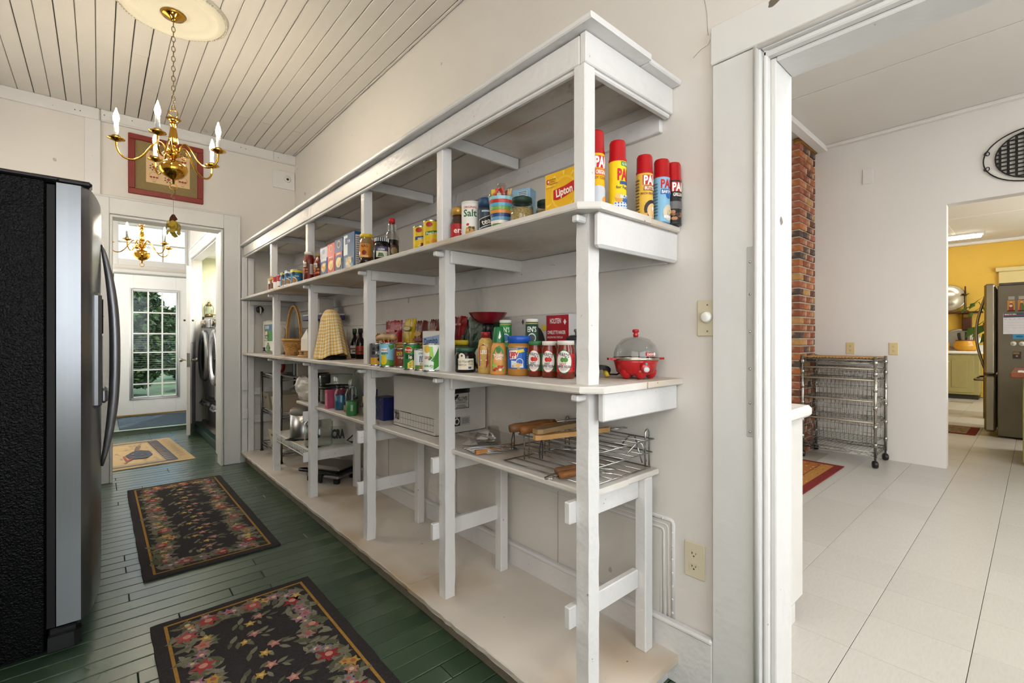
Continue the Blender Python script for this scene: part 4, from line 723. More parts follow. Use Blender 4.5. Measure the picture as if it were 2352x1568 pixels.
# ---- third bay: covered mixer, bottles
GING = MATS.setdefault('yellow_gingham', bpy.data.materials.new('yellow_gingham')); GING.use_nodes = True
nt = GING.node_tree; L_ = nt.links; p = nt.nodes['Principled BSDF']; p.inputs['Roughness'].default_value = .85
tc = nt.nodes.new('ShaderNodeTexCoord'); sp = nt.nodes.new('ShaderNodeSeparateXYZ'); L_.new(tc.outputs['UV'], sp.inputs[0])
tot = None
for ax in (0, 1):
    f = nt.nodes.new('ShaderNodeMath'); f.operation = 'FRACT'; L_.new(sp.outputs[ax], f.inputs[0])
    g_ = nt.nodes.new('ShaderNodeMath'); g_.operation = 'GREATER_THAN'; g_.inputs[1].default_value = .5; L_.new(f.outputs[0], g_.inputs[0])
    if tot is None: tot = g_
    else:
        a_ = nt.nodes.new('ShaderNodeMath'); a_.operation = 'ADD'; L_.new(tot.outputs[0], a_.inputs[0]); L_.new(g_.outputs[0], a_.inputs[1]); tot = a_
hv = nt.nodes.new('ShaderNodeMath'); hv.operation = 'MULTIPLY'; hv.inputs[1].default_value = .5; L_.new(tot.outputs[0], hv.inputs[0])
rp = nt.nodes.new('ShaderNodeValToRGB'); rp.color_ramp.elements[0].color = lin('f0e6cf'); rp.color_ramp.elements[1].color = lin('e6b24c'); e_ = rp.color_ramp.elements.new(.5); e_.color = lin('eccf8e')
L_.new(hv.outputs[0], rp.inputs[0]); L_.new(rp.outputs[0], p.inputs['Base Color'])
t = thing('covered_mixer', 'kitchen mixer under a yellow gingham towel on the middle shelf', 'mixer', (1.115, 2.985, ZL), math.radians(-90))
B().box(-.05, .105, -.055, .055, .0, .022, BLACK, b=.01).box(-.085, -.02, -.045, .045, .025, .22, BLACK, b=.015).build('mixer_body', t)
q = random.Random(5); b = B(); nA, nZ = 72, 30; vs = []; uv = []
for j in range(nZ+1):
    f = j/nZ                                   # 0 top .. 1 hem
    for i in range(nA):
        a = 2*PI*i/nA; c_ = math.cos(a); s2 = math.sin(a)
        cap = min(1, (f/.2))**.5
        hwR = (.05+.088*f**.8)*cap; hwL = (.062+.048*f)*cap; hwY = (.05+.05*f)*cap
        fold = 1+f**1.5*(.10*math.sin(5*a+.6)+.07*math.sin(9*a+2)+.035*math.sin(17*a))
        z = .322*(1-f)+.02*(1-cap)*0
        if f < .2: z = .322-.0644*(f/.2)**2*.9-.0064*(f/.2)
        hem = .002+.035*max(0, c_)**3+.008*math.sin(4*a+1)**2
        z = hem+(z)*(.322-hem)/.322
        vs.append((-.034+.026*f+(hwR if c_ > 0 else hwL)*fold*c_, hwY*fold*s2, z)); uv.append((a*5.2, f*15))
fs = [(j*nA+i, j*nA+(i+1) % nA, (j+1)*nA+(i+1) % nA, (j+1)*nA+i) for j in range(nZ) for i in range(nA)]
o = b.add(vs, fs, GING, True).build('gingham_towel', t)
ul = o.data.uv_layers.new(name='UVMap')
for pl in o.data.polygons:
    us = [uv[o.data.loops[k].vertex_index] for k in pl.loop_indices]; m_ = max(x[0] for x in us)
    for k, x in zip(pl.loop_indices, us): ul.data[k].uv = (x[0]+(2*PI*5.2 if m_-x[0] > 10 else 0), x[1])
for lb, x, y, c1 in (('dark soy sauce bottle with a white label, left of the pair', 1.29, 3.06, 'e6e0d4'), ('dark sauce bottle with a red-orange label by the post', 1.275, 2.93, 'a8381c')):
    vessel(lb, 'sauce_bottle', 'bottle', x, y, ZL, [('bottle', [(0, 0), (.028, 0), (.031, .005), (.031, .1), (.027, .12), (.013, .142), (.012, .17), (0, .172)], K('1a0f0c', .12)), ('cap', lidp(.015, .168, .198), K('2f4a2c' if c1[0] == 'e' else '2a2422'))], [('r', -.03, .03, .03, .085, c1), ('r', -.03, .03, .06, .068, '8a2a20'), ('r', -.014, .014, .044, .052, '2a2422')], .031, 0, 'dark sauce bottles')
vessel('amber bottle behind the gingham towel', 'amber_bottle', 'bottle', 1.37, 3.2, ZL, [('bottle', [(0, 0), (.03, 0), (.032, .005), (.032, .09), (.012, .13), (.012, .15), (0, .15)], K('9a4a1c', .12)), ('cap', lidp(.014, .148, .175), K('d9d6cc'))])
# ---- far bays of the middle shelf
def woven(t, r0, r1, hh, rows, seg=44, name='woven_wall'):
    b = B()
    for k in range(rows):
        z = .006+hh*k/(rows-1); r = r0+(r1-r0)*k/(rows-1)
        b.tube([((r+.0035*math.sin(i*PI/2+k*PI))*math.cos(2*PI*i/seg), (r+.0035*math.sin(i*PI/2+k*PI))*math.sin(2*PI*i/seg), z) for i in range(seg)], hh/rows*.56, WICK, 5, closed=True)
    for i in range(22): a = 2*PI*(i+.5)/22; b.tube([(r0*math.cos(a), r0*math.sin(a), .004), (r1*math.cos(a), r1*math.sin(a), hh)], .003, WICK, 5)
    b.lathe([(0, .004), (r0, .004)], WICK); b.build(name, t)
t = thing('wicker_basket', 'round wicker basket with a tall arched handle', 'basket', (1.135, 3.84, ZL), .3)
woven(t, .052, .078, .11, 13); B().tube([(.082*math.cos(a*2*PI/40), .082*math.sin(a*2*PI/40), .122+.003*math.sin(a*3)) for a in range(40)], .009, WICK, 6, closed=True).build('rim', t)
for o_ in (-.006, .006): B().tube([(o_, .078*math.cos(a)*1.12, .11+.275*math.sin(a)) for a in [q*PI/16 for q in range(17)]], .006, WICK, 6).build('handle', t)
t = thing('wooden_turntable', 'low round wooden turntable with slots under a white pitcher', 'turntable', (1.13, 3.47, ZL))
B().lathe([(0, 0), (.075, 0), (.078, .004), (.078, .014), (0, .014)], WOOD, seg=32).build('disc', t)
for a in range(5): B().box(-.016, .016, .048, .066, .014, .042, WOOD, b=.003).build('block', t, rz=a*2*PI/5)
B().lathe([(.03, .04), (.072, .04), (.074, .046), (.03, .046)], WOOD, seg=32).build('ring', t)
o = B().prism([(-.04, -.04), (.04, -.04), (.04, .04), (-.04, .04)], .047, .13, K('efe9dc')).add([(-.04, -.04, .13), (.04, -.04, .13), (.04, .04, .13), (-.04, .04, .13), (-.02, 0, .2), (.02, 0, .2)], [(0, 1, 5, 4), (1, 2, 5), (2, 3, 4, 5), (3, 0, 4)], K('efe9dc')).build('napkin_stand', loc=(1.13, 3.47, ZL), rz=.3)
tag(o, 'white gable-topped carton on the wooden turntable', 'carton')
t = thing('paper_towel_pack', 'white paper towel pack with blue and green print', 'paper towels', (1.175, 4.45, ZL), math.radians(180)+PI/2, 'paper towel packs')
bx('wrapped_rolls', t, -.155, .155, -.065, .065, 0, .28, M('white_film', 'ece8dc', .35, var=.04, bump=.25, bscale=18), b=.03)
decals(t, [('r', -.15, .1, .2, .255, '3a6e96'), ('r', -.15, .1, .11, .2, '3a8a34'), ('p', [(-.15, .12), (-.04, .11), (-.06, .2), (-.15, .185)], 'f0e9d4'), ('t', -.08, .155, .055, 'nty', '1c1a1c', {'i': .1, 'w': .13}), ('e', -.13, .185, .02, .018, 'e0a838'), ('p', [(-.1, .05), (-.03, .1), (.04, .05), (-.03, -.0)], '2f7a2c')] + [('r', -.075, -.0, .075-k*.013, .079-k*.013, 'cfe0c4') for k in range(4)] + [('r', -.12+k*.035, -.098+k*.035, .215, .245, 'e6eaea') for k in range(4)], front(.066))
B().ball((.17, -.02, .06), .03, .05, .065, MATS['white_film'], 12, 8).ball((.165, -.02, .18), .03, .05, .06, MATS['white_film'], 12, 8).build('gathered_film', t)
for k, (x, y) in enumerate(((1.21, 4.83), (1.2, 4.69))):
    t = thing('paper_towel_pack', ('slim paper towel roll in white wrap by the far end board', 'slim paper towel roll in white wrap beside the printed pack')[k], 'paper towels', (x, y, ZL), math.radians(-90), 'paper towel packs')
    B().lathe(prof(.058, .3, .012), MATS['white_film'], seg=24).build('roll', t); decals(t, [('r', -.05, .05, .012, .05, '2a3350'), ('e', 0, .03, .012, .012, 'd9b84a')], cylmap(.058), .015)
t = thing('wall_bottle_opener', 'black and white bottle-opener hook screwed under the shelf end', 'hook', (1.13, 4.845, 1.42))
B().lathe([(0, 0), (.035, 0), (.03, .01), (0, .012)], BLACK, seg=8).build('plate', t).rotation_euler.x = PI/2; B().tube([(0, -.012, .02), (0, -.03, 0), (0, -.028, -.04)], .008, K('d8d4cc'), 6).build('hook', t)
o = B().box(-.16, .16, -.1, .1, 0, .15, M('milky_plastic', 'cfc6ba', .3, var=.08, bump=.2, bscale=15), b=.015).build('storage_bin', loc=(1.33, 3.72, ZL), rz=math.radians(-90)); tag(o, 'milky plastic storage bag block behind the wicker basket', 'storage bag')
o = B().box(-.055, .055, -.08, .08, 0, .13, K('d8d5c8'), b=.006).box(-.056, .056, -.081, -.02, .02, .125, K('2d5a80')).box(-.057, .057, -.081, -.02, .02, .05, K('3a7a34')).build('napkin_pack', loc=(1.33, 3.98, ZL+.0)); o.location.z = ZL; tag(o, 'blue and white napkin pack beside the storage bag', 'napkins')
o = B().box(-.05, .05, -.05, .05, 0, .125, K('dcd8cc'), b=.01).build('white_tub', loc=(1.32, 3.78, ZL+.15)); tag(o, 'white wrapped tub on top of the storage bag', 'tub')
o = B().lathe([(0, 0), (.035, 0), (.042, .065), (.04, .065), (.034, .004)], M('pale_weave', 'c4b498', .6, var=.2, scale=80)).build('small_cup_basket', loc=(1.29, 3.6, ZL+.15)); tag(o, 'small beige woven cup on the storage bag', 'cup')
o = B().box(-.09, .09, -.22, .22, 0, .035, K('3a2a66'), b=.003).box(-.088, .088, -.218, .218, .035, .05, K('d9d4ca'), b=.003).build('flat_purple_box', loc=(1.335, 3.78, ZL+.276)); tag(o, 'flat purple box balanced on the white tub', 'box')
o = B().lathe([(0, 0), (.03, 0), (.032, .08), (.02, .1), (.02, .12), (0, .12)], K('2f1a22', .2)).build('dark_bottle', loc=(1.32, 3.93, ZL+.326)); tag(o, 'dark plum bottle standing on the flat purple box', 'bottle')
o = B().box(-.06, .06, -.06, .06, 0, .12, K('d6cfc4'), b=.008).box(-.061, -.058, -.03, .03, .03, .06, K('8a2a34')).build('white_canister', loc=(1.325, 3.74, ZL+.326)); tag(o, 'white square canister on the flat purple box', 'canister')

# ---- low shelf (z .70)
CARD = M('white_cardboard', 'd2cdc6', .75, var=.04, scale=6)
t = thing('storage_box', 'open white cardboard file box with printed labels', 'cardboard box', (1.298, 2.03, Z4), math.radians(180)+PI/2)
b = B()
for q in ((-.2, .2, -.146, -.143), (-.2, .2, .143, .146)): b.box(q[0], q[1], q[2], q[3], 0, .258, CARD)
b.box(-.2, -.197, -.143, .143, 0, .258, CARD); b.box(.197, .2, -.143, -.05, 0, .258, CARD); b.box(.197, .2, .05, .143, 0, .258, CARD); b.box(.197, .2, -.05, .05, 0, .19, CARD); b.box(.197, .2, -.05, .05, .222, .258, CARD); b.box(-.2, .2, -.146, .146, 0, .003, CARD)
b.build('carton', t)
B().add([(-.2, -.146, .258), (.2, -.146, .258), (.19, -.1, .275), (-.2, -.1, .262)], [(0, 1, 2, 3)], CARD).build('flap', t)
decals(t, [('t', -.165, .052, .034, '703', '2a2826', {'b': .05, 'w': .05}), ('t', -.17, .075, .008, 'BANKERS BOX', '2a2826', {'w': .05}), ('r', -.195, -.02, .08, .0815, '2a2826'), ('r', -.13, .19, .078, .08, '2a2826'), ('r', -.195, .19, .016, .018, '2a2826'), ('r', -.13, .19, .047, .0485, '2a2826')] + [('r', -.13+k*.0264, -.1288+k*.0264, .017, .079, '2a2826') for k in range(13)], front(.1462))
fr = [('r', -.09, .0, .115, .118, '2a2a2c'), ('r', -.09, .0, .188, .191, '2a2a2c'), ('r', -.09, -.0875, .115, .19, '2a2a2c'), ('r', -.0025, 0, .115, .19, '2a2a2c')]
decals(t, fr + [('t', -.038, .163, .017, 'FELLOWES', '222224', {'w': .058}), ('p', [(-.085, .158), (-.078, .158), (-.074, .182), (-.06, .184), (-.06, .178), (-.083, .175)], '222224'), ('r', -.08, -.012, .149, .151, '4a4a4c'), ('r', -.078, -.014, .142, .145, '6a6a6c'), ('r', -.08, -.008, .136, .137, '4a4a4c'), ('r', -.07, -.02, .128, .131, '5a5a5c'), ('r', -.076, -.014, .121, .124, '5a5a5c'), ('r', -.09, -.052, .034, .076, '1f1f21'), ('e', -.071, .055, .015, .016, 'd2cdc6'), ('e', -.071, .055, .009, .01, '1f1f21'), ('p', [(-.071, .078), (-.064, .066), (-.078, .066)], 'd2cdc6'), ('r', -.048, .004, .036, .037, '3a3a3c'), ('r', -.048, .004, .073, .074, '3a3a3c'), ('r', -.048, -.047, .036, .074, '3a3a3c'), ('r', .003, .004, .036, .074, '3a3a3c')] + [('r', -.044, -.0, .042+k*.006, .045+k*.006, '6a6a6c') for k in range(5)], (lambda f: lambda u, v, e: f(u+.043, v, e))(side(.2002)), name='side_print')
carton('dark blue plastic-wrapped box beside the file box', 'blue_box', 1.2, 2.42, Z4, .11, .09, .125, '242c5e', None, 182, mat=M('blue_film', '20285c', .2, var=.2, bump=.2))
vessel('yellow tin with purple bands behind the third post', 'tea_tin', 'tin', 1.19, 2.6, Z4, [('tin', prof(.042, .12, .003), K('c9b84a', .35)), ('lid', lidp(.043, .115, .15), K('5a3a7a', .35))], [('r', -.12, .12, .05, .075, '5a3a7a'), ('r', -.12, .12, .02, .045, 'd9cc7a')], .042)
vessel('small green tin at the front of the low shelf', 'green_tin', 'tin', 1.105, 2.66, Z4, [('tin', prof(.03, .085, .003), K('3f7a44', .4))], [('r', -.006, .006, .03, .065, '9ab89a')], .03)
def gjar(lb, x, y, s_, hh, fill, nk=.6):
    t = thing('glass_jar', lb, 'jar', (x, y, Z4), camrz(x, y, 10), 'glass jars on the low shelf')
    r = s_; B().lathe([(0, .002), (r*.97, .002), (r, .01), (r, hh*.72), (r*nk, hh*.86), (r*nk, hh*.97), (r*nk*1.08, hh), (r*nk*.9, hh)], GLASS, seg=20).build('glass', t)
    if fill: B().lathe([(0, .006), (r*.93, .006), (r*.94, hh*fill[1]), (0, hh*fill[1])], K(fill[0], .3)).build('contents', t)
gjar('square-shouldered glass jar with a blue lining', 1.15, 2.93, .042, .15, ('2f7398', .6), .7); gjar('tall glass bottle with a ribbed neck at the back', 1.27, 2.98, .05, .24, None, .42)
gjar('little clip-top glass jar of pale pieces', 1.145, 2.825, .022, .075, ('b59a5c', .5), .8); gjar('greenish glass canister with brown contents by the post', 1.14, 2.735, .04, .165, ('7a6a42', .45), .75)
t = carton('thin pink book standing on the low shelf', 'pink_book', 1.15, 3.04, Z4, .028, .13, .12, 'c45a72', [('r', -.012, .012, .02, .1, 'd9869a')], 195, cat='book')
t = vessel('clear lidded steamer pot with a stainless base', 'steamer_pot', 'pot', 1.245, 3.27, Z4, [('base', [(0, .0), (.1, .0), (.105, .012), (.105, .02)], BLACK), ('steel_pot', [(.105, .02), (.105, .1), (.108, .104)], STEEL), ('handle_band', [(.108, .1), (.112, .105), (.112, .118), (.106, .12)], BLACK), ('clear_bowl', [(.105, .12), (.112, .19), (.108, .2), (.06, .205), (0, .206)], GLASS)], seg=32)
t = thing('hand_crank_machine', 'black hand-crank kitchen machine with a long handle', 'kitchen tool', (1.22, 3.46, Z4))
B().box(-.05, .05, -.03, .05, .12, .2, BLACK, b=.01).box(-.03, .03, 0, .05, .0, .12, BLACK, b=.01).build('gear_body', t)
B().tube([(-.05, 0, .17), (-.085, .02, .17), (-.105, .06, .15)], .006, CHROME, 8).build('crank_arm', t); B().tube([(-.105, .06, .15), (-.12, .16, .115), (-.13, .3, .07)], [.008, .011, .013], BLACK, 10).build('crank_handle', t)
t = tag(pouch(B(), .26, .17, .13, M('white_bag_film', 'd9d2c6', .3, var=.08, bump=.5, bscale=22), 8, .014).build('plastic_bag', loc=(1.135, 3.5, Z4), rz=math.radians(-80)), 'crumpled white plastic bag hanging over the low shelf edge', 'bag')
o = B().box(-.08, .08, -.09, .09, 0, .03, K('1c2430', .3), b=.006).build('baking_tray', loc=(1.36, 3.44, Z4)); tag(o, 'dark blue baking tray under the plastic bag', 'tray')
# wire barbecue rack, tools and clutter in the near bay
t = thing('wire_rack', 'tiered chrome wire rack lying on the low shelf', 'wire rack', (0, 0, Z4+.003))
for z, x0, x1, y0, y1 in ((.003, 1.105, 1.425, .888, 1.29), (.055, 1.12, 1.43, .885, 1.27), (.1, 1.14, 1.435, .88, 1.25)):
    b = B(); b.tube([(x0, y0, z), (x1, y0, z), (x1, y1, z), (x0, y1, z)], .0024, CHROME, 6, closed=True)
    for k in range(1, 6): xx = x0+(x1-x0)*k/6; b.tube([(xx, y0, z), (xx, y1, z)], .0018, CHROME, 5)
    b.build('wire_tier', t)
for xx, yy, vert in ((1.425, .9, 0), (1.415, 1.26, 0), (1.18, 1.25, 0), (1.3, 1.262, 0)):
    B().tube([(xx-.012, yy, .003), (xx-.012, yy, .12), (xx-.007, yy, .13), (xx, yy, .133), (xx+.007, yy, .13), (xx+.012, yy, .12), (xx+.012, yy, .003)], .0028, CHROME, 6).build('riser_loop', t)
B().tube([(1.41, 1.0, .06), (1.42, .97, .1), (1.425, .95, .1), (1.42, .93, .05), (1.425, .92, .012)], .0026, CHROME, 6).tube([(1.34, .93, .05), (1.4, .92, .09), (1.41, .91, .08), (1.42, .9, .02)], .0026, CHROME, 6).build('spring_loop', t)
def bbq(lb, p0, p1, p2, r, mat, flat=False, prongs=1, cord=None):
    t = thing('barbecue_tool', lb, 'barbecue tool', (0, 0, 0), 0, 'barbecue tools')
    p0, p1, p2 = Vector(p0), Vector(p1), Vector(p2)
    if flat:
        d = (p1-p0).normalized(); s_ = d.cross(Vector((0, 0, 1))).normalized(); b = B()
        vs = []
        for f, w_ in ((0, .6), (.06, 1), (.5, .9), (1, .55)):
            c = p0+(p1-p0)*f; vs += [c+s_*r*w_+Vector((0, 0, .008)), c-s_*r*w_+Vector((0, 0, .008)), c-s_*r*w_-Vector((0, 0, .008)), c+s_*r*w_-Vector((0, 0, .008))]
        b.add(vs, [(k*4+a, k*4+(a+1) % 4, k*4+4+(a+1) % 4, k*4+4+a) for k in range(3) for a in range(4)] + [(0, 1, 2, 3), (12, 13, 14, 15)], mat).build('handle', t)
    else:
        n = 9; B().tube([p0+(p1-p0)*k/n for k in range(n+1)], [r*.85, r, r*.95, r*.88, r*.95, r, r*.98, r*.9, r*.72, r*.6], mat, 12).build('handle', t)
    b = B(); s_ = (p2-p1).cross(Vector((0, 0, 1))).normalized()
    for k in range(prongs): o_ = s_*.012*(k-(prongs-1)/2); b.tube([p1+o_*.4, p1+(p2-p1)*.5+o_, p2+o_], .0024, CHROME, 6)
    b.build('steel_shaft', t)
    if cord:
        c = Vector(cord); B().tube([c, c+Vector((-.004, .004, -.03)), c+Vector((-.006, .002, -.06)), c+Vector((.0, -.004, -.062)), c+Vector((.004, -.002, -.03)), c+Vector((.004, 0, 0))], .0022, M('leather_cord', '2a2220', .7), 5).build('hanging_loop', t)
F1A = (1.085, 1.235, .832); F1B = (1.262, 1.185, .842); F2A = (1.11, 1.21, .826); F2B = (1.262, 1.145, .836); TA = (1.09, 1.118, .818); TB = (1.38, 1.03, .822)
SK0 = (1.082, 1.433, .713); SK1 = (1.246, 1.396, .723); B0 = (1.1, 1.03, .722); B1 = (1.185, 1.0, .728)
bbq('dark turned-wood barbecue fork, rearmost on the wire rack', F1A, F1B, (1.445, 1.13, .85), .0165, DWOOD, prongs=2, cord=(F1A[0]+.008, F1A[1]-.008, F1A[2]-.012))
bbq('reddish turned-wood barbecue fork on the wire rack', F2A, F2B, (1.445, 1.08, .845), .0165, M('reddish_turned_wood', '96602f', .5, var=.22, scale=22, bump=.2), prongs=2)
bbq('flat pale wooden handled tongs across the wire rack', TA, TB, (1.445, 1.0, .824), .016, WOOD, flat=True, prongs=2, cord=(TA[0]+.014, TA[1]-.02, TA[2]-.006))
bbq('flat wooden spatula with an ash handle above the tongs', (TA[0]+.012, TA[1]+.008, TA[2]+.018), (TB[0]+.012, TB[1]+.07, TB[2]+.022), (1.445, 1.06, .846), .022, M('ash_wood', 'a3865c', .55, var=.25, scale=16), flat=True)
bbq('long thin wooden skewer handle lying beside the rack', SK0, SK1, (1.38, 1.1, .73), .011, M('orange_wood', 'b07a42', .5, var=.15), flat=True, prongs=2)
bbq('brown-handled skewer holder low at the shelf edge', B0, B1, (B1[0]+.05, B1[1]-.1, .73), .012, DWOOD, prongs=1)
bbq('second brown-handled skewer holder poking past the edge', (B0[0]-.02, B0[1]-.035, .72), (B1[0]-.02, B1[1]-.035, .726), (B1[0]+.02, B1[1]-.12, .726), .012, M('reddish_turned_wood', '96602f'), prongs=1)
o = B().tube([(1.1, 1.018, .722), (1.05, 1.03, .712), (1.042, 1.02, .711), (1.06, 1.005, .712), (1.1, 1.0, .72)], .0022, CHROME, 6).build('wire_hook', loc=(0, 0, 0)); tag(o, 'bent chrome wire hook sticking out over the low shelf edge', 'hook')
b = B()
for k in range(5): s_ = .028-.005*k; b.tube([(1.17+.09*math.cos(a)-.01*k, 1.42+s_*math.sin(a)+.05*math.cos(a)*-.8, .706+.006*k) for a in [q*PI/8 for q in range(16)]], .0016, CHROME, 5, closed=True)
tag(b.build('wire_whisk'), 'flattened chrome wire whisk head near the wooden skewer', 'whisk')
o = B().lathe([(0, 0), (.032, .001), (.034, .004), (.022, .075), (.0, .076)], PLAS, seg=24).build('plastic_cup', loc=(1.262, 1.545, Z4)); tag(o, 'clear plastic cup turned upside down on the low shelf', 'cup')
b = B(); q = random.Random(11)
for k in range(9):
    c = Vector((1.2+q.uniform(-.05, .08), 1.6+q.uniform(-.1, .07), Z4+.004+.006*k)); u = Vector((q.uniform(-1, 1), q.uniform(-1, 1), q.uniform(0, .35))).normalized()*.035; v = u.cross(Vector((0, 0, 1))).normalized()*.022
    b.add([c-u-v, c+u-v, c+u+v+Vector((0, 0, .012)), c-u+v], [(0, 1, 2, 3)], K(q.choice(('d8d4cc', 'c9c4ba', 'e2ddd6', 'b0a8a0'))))
tag(b.build('paper_scraps'), 'crumpled paper tags and wrappers around the plastic cup', 'paper')
# ---- far lower bays
t = thing('chrome_rack', 'small chrome wire rack at the far end of the lower shelving', 'wire rack', (0, 0, 0))
for x, y in ((1.14, 4.82), (1.14, 4.2), (1.43, 4.82), (1.43, 4.2)): B().tube([(x, y, ZP), (x, y, .84)], .011, M('dark_chrome', '6a6862', .3, .9), 8).build('upright', t); B().lathe([(0, 0), (.013, 0), (.015, .012), (0, .014)], BLACK, (x, y, ZP), 8).build('foot', t)
for z in (.19, .5, .82):
    b = B()
    for dz in (0, -.025): b.tube([(1.14, 4.2, z+dz), (1.14, 4.82, z+dz), (1.43, 4.82, z+dz), (1.43, 4.2, z+dz)], .004, CHROME, 5, closed=True)
    for k in range(12): yy = 4.22+k*.05; b.tube([(1.14, yy, z-.025), (1.14, yy+.025, z), (1.14, yy+.05, z-.025)], .0025, CHROME, 4); b.tube([(1.14, yy, z), (1.43, yy, z)], .0025, CHROME, 4)
    b.build('wire_shelf', t)
def bin_(lb, x, y, z, w_, d_, hh, col):
    t = thing('plastic_bin', lb, 'storage bin', (x, y, z), 0, 'plastic bins on the chrome rack'); m = K(col, .5); b = B(); e = .012
    o4 = [(-w_/2, -d_/2), (w_/2, -d_/2), (w_/2, d_/2), (-w_/2, d_/2)]; i4 = [(a*.9, c*.9) for a, c in o4]
    vs = [(a*.85, c*.85, 0) for a, c in o4]+[(a, c, hh) for a, c in o4]+[(a*.94, c*.94, hh) for a, c in o4]+[(a*.8, c*.8, .004) for a, c in o4]
    b.add(vs, [(0, 1, 2, 3), (12, 13, 14, 15)]+[(L0+k, L0+(k+1) % 4, L1+(k+1) % 4, L1+k) for L0, L1 in ((0, 4), (4, 8), (8, 12)) for k in range(4)], m).build('bin', t)
    B().box(-w_/2-.002, -w_/2+.001, -.022, .022, hh*.68, hh*.8, K('6b6354')).build('grip_hole', t)
bin_('greyish plastic bin on the chrome rack, nearer the end wall', 1.27, 4.70, .502, .26, .2, .15, 'a79d88'); bin_('beige plastic bin on the chrome rack, nearer the trash can', 1.27, 4.46, .502, .24, .2, .13, 'c4b79e'); bin_('cream slotted plastic bin on the lowest rack tier', 1.27, 4.5, .192, .25, .26, .14, 'd0c7b0')
o = B().lathe([(0, 0), (.05, 0), (.062, .02), (.062, .05), (0, .055)], K('b32626'), (0, 0, 0), 20).build('red_packets', loc=(1.3, 4.26, .502)); tag(o, 'red packets heaped on the chrome rack middle tier', 'packets')
t = thing('diet_scale', 'round-dialled red kitchen scale on top of the chrome rack', 'scale', (1.26, 4.66, .822), math.radians(-70)); B().lathe([(0, 0), (.065, 0), (.065, .03), (0, .03)], K('a52a24', .35), seg=24).build('case', t).rotation_euler = (PI/2, 0, 0); t.children[0].location = (0, 0, .068)
B().lathe([(0, 0), (.056, 0), (.054, .003), (0, .003)], K('d8d4c8'), seg=24).build('dial', t).rotation_euler = (PI/2, 0, 0); t.children[1].location = (0, -.03, .068); bx('base', t, -.05, .05, -.03, .03, 0, .012, K('c9c2b0'))
for k in range(5): o = B().box(-.012, .012, -.06, .06, 0, .11, K(('2c4a5a', 'c9c4b4', '1f2c3a', '34505c', 'd0c8b8')[k]), b=.002).build('cook_book', loc=(1.35, 4.4-k*.03, .822), rz=PI/2); tag(o, 'cook book %s on the chrome rack top tier' % ('with a teal spine, farthest', 'with a cream spine', 'with a near-black spine', 'with a grey-teal spine', 'with a pale spine, nearest')[k], 'book', 'cook books')
t = thing('trash_can', 'small stainless step trash can with a grey lid', 'trash can', (1.18, 3.72, ZW), math.radians(-60))
B().lathe([(0, 0), (.104, 0), (.106, .006), (.106, .19), (0, .19)], STEEL, seg=32).build('body', t); B().lathe([(.108, .188), (.11, .2), (.104, .222), (.08, .236), (0, .238)], K('7d7870', .4), seg=32).build('lid', t)
B().tube([(-.05, -.1, .006), (-.04, -.15, .01), (.04, -.15, .01), (.05, -.1, .006)], .005, BLACK, 6).build('pedal', t); B().lathe([(.107, 0), (.109, .004), (.107, .01)], BLACK, seg=32).build('base_ring', t)
t = vessel('large clear glass jug beside the trash can', 'glass_jug', 'jug', 1.16, 3.37, ZW, [('jug', [(0, .002), (.09, .003), (.095, .02), (.095, .17), (.05, .215), (.035, .235), (.035, .255), (.038, .258)], GLASS)])
b = B().box(-.05, .05, -.004, .004, 0, .13, GLASS); t = b.build('lettered_glass', loc=(1.285, 3.33, ZW), rz=math.radians(-30)); tag(t, 'clear container with bold black lettering under the low shelf', 'container'); decals(t, [('t', 0, .075, .06, 'CRA', '17181a', {'b': .06, 'w': .09})], front(.004), name='lettering')
b = B(); b.tube([(1.36, 3.36, ZW+.01), (1.385, 3.3, ZW+.06), (1.4, 3.27, ZW+.03), (1.37, 3.29, ZW+.008)], .006, BLACK, 6, closed=True); tag(b.build('triangular_stand'), 'black triangular wire stand beside the lettered container', 'stand')
t = thing('panini_press', 'stainless panini press with a black handle on the platform', 'panini press', (1.30, 3.5, ZP), math.radians(-62))
B().box(-.15, .15, -.11, .11, .035, .065, M('press_steel', 'a5a29c', .3, .9, var=.08), b=.012).build('lower_case', t); B().box(-.155, .155, -.115, .115, .068, .08, BLACK, b=.005).build('plate_band', t); B().box(-.15, .15, -.11, .11, .08, .125, MATS['press_steel'], b=.02).build('upper_case', t)
B().tube([(-.14, -.1, .09), (-.15, -.16, .1), (-.12, -.185, .105), (.12, -.185, .105), (.15, -.16, .1), (.14, -.1, .09)], .011, BLACK, 8).build('handle', t)
for x in (-.12, .12):
    for y in (-.085, .085): B().box(x-.02, x+.02, y-.015, y+.015, 0, .036, BLACK, b=.004).build('foot', t)
B().box(-.016, .016, -.125, -.108, .005, .075, BLACK, b=.004).build('latch', t)
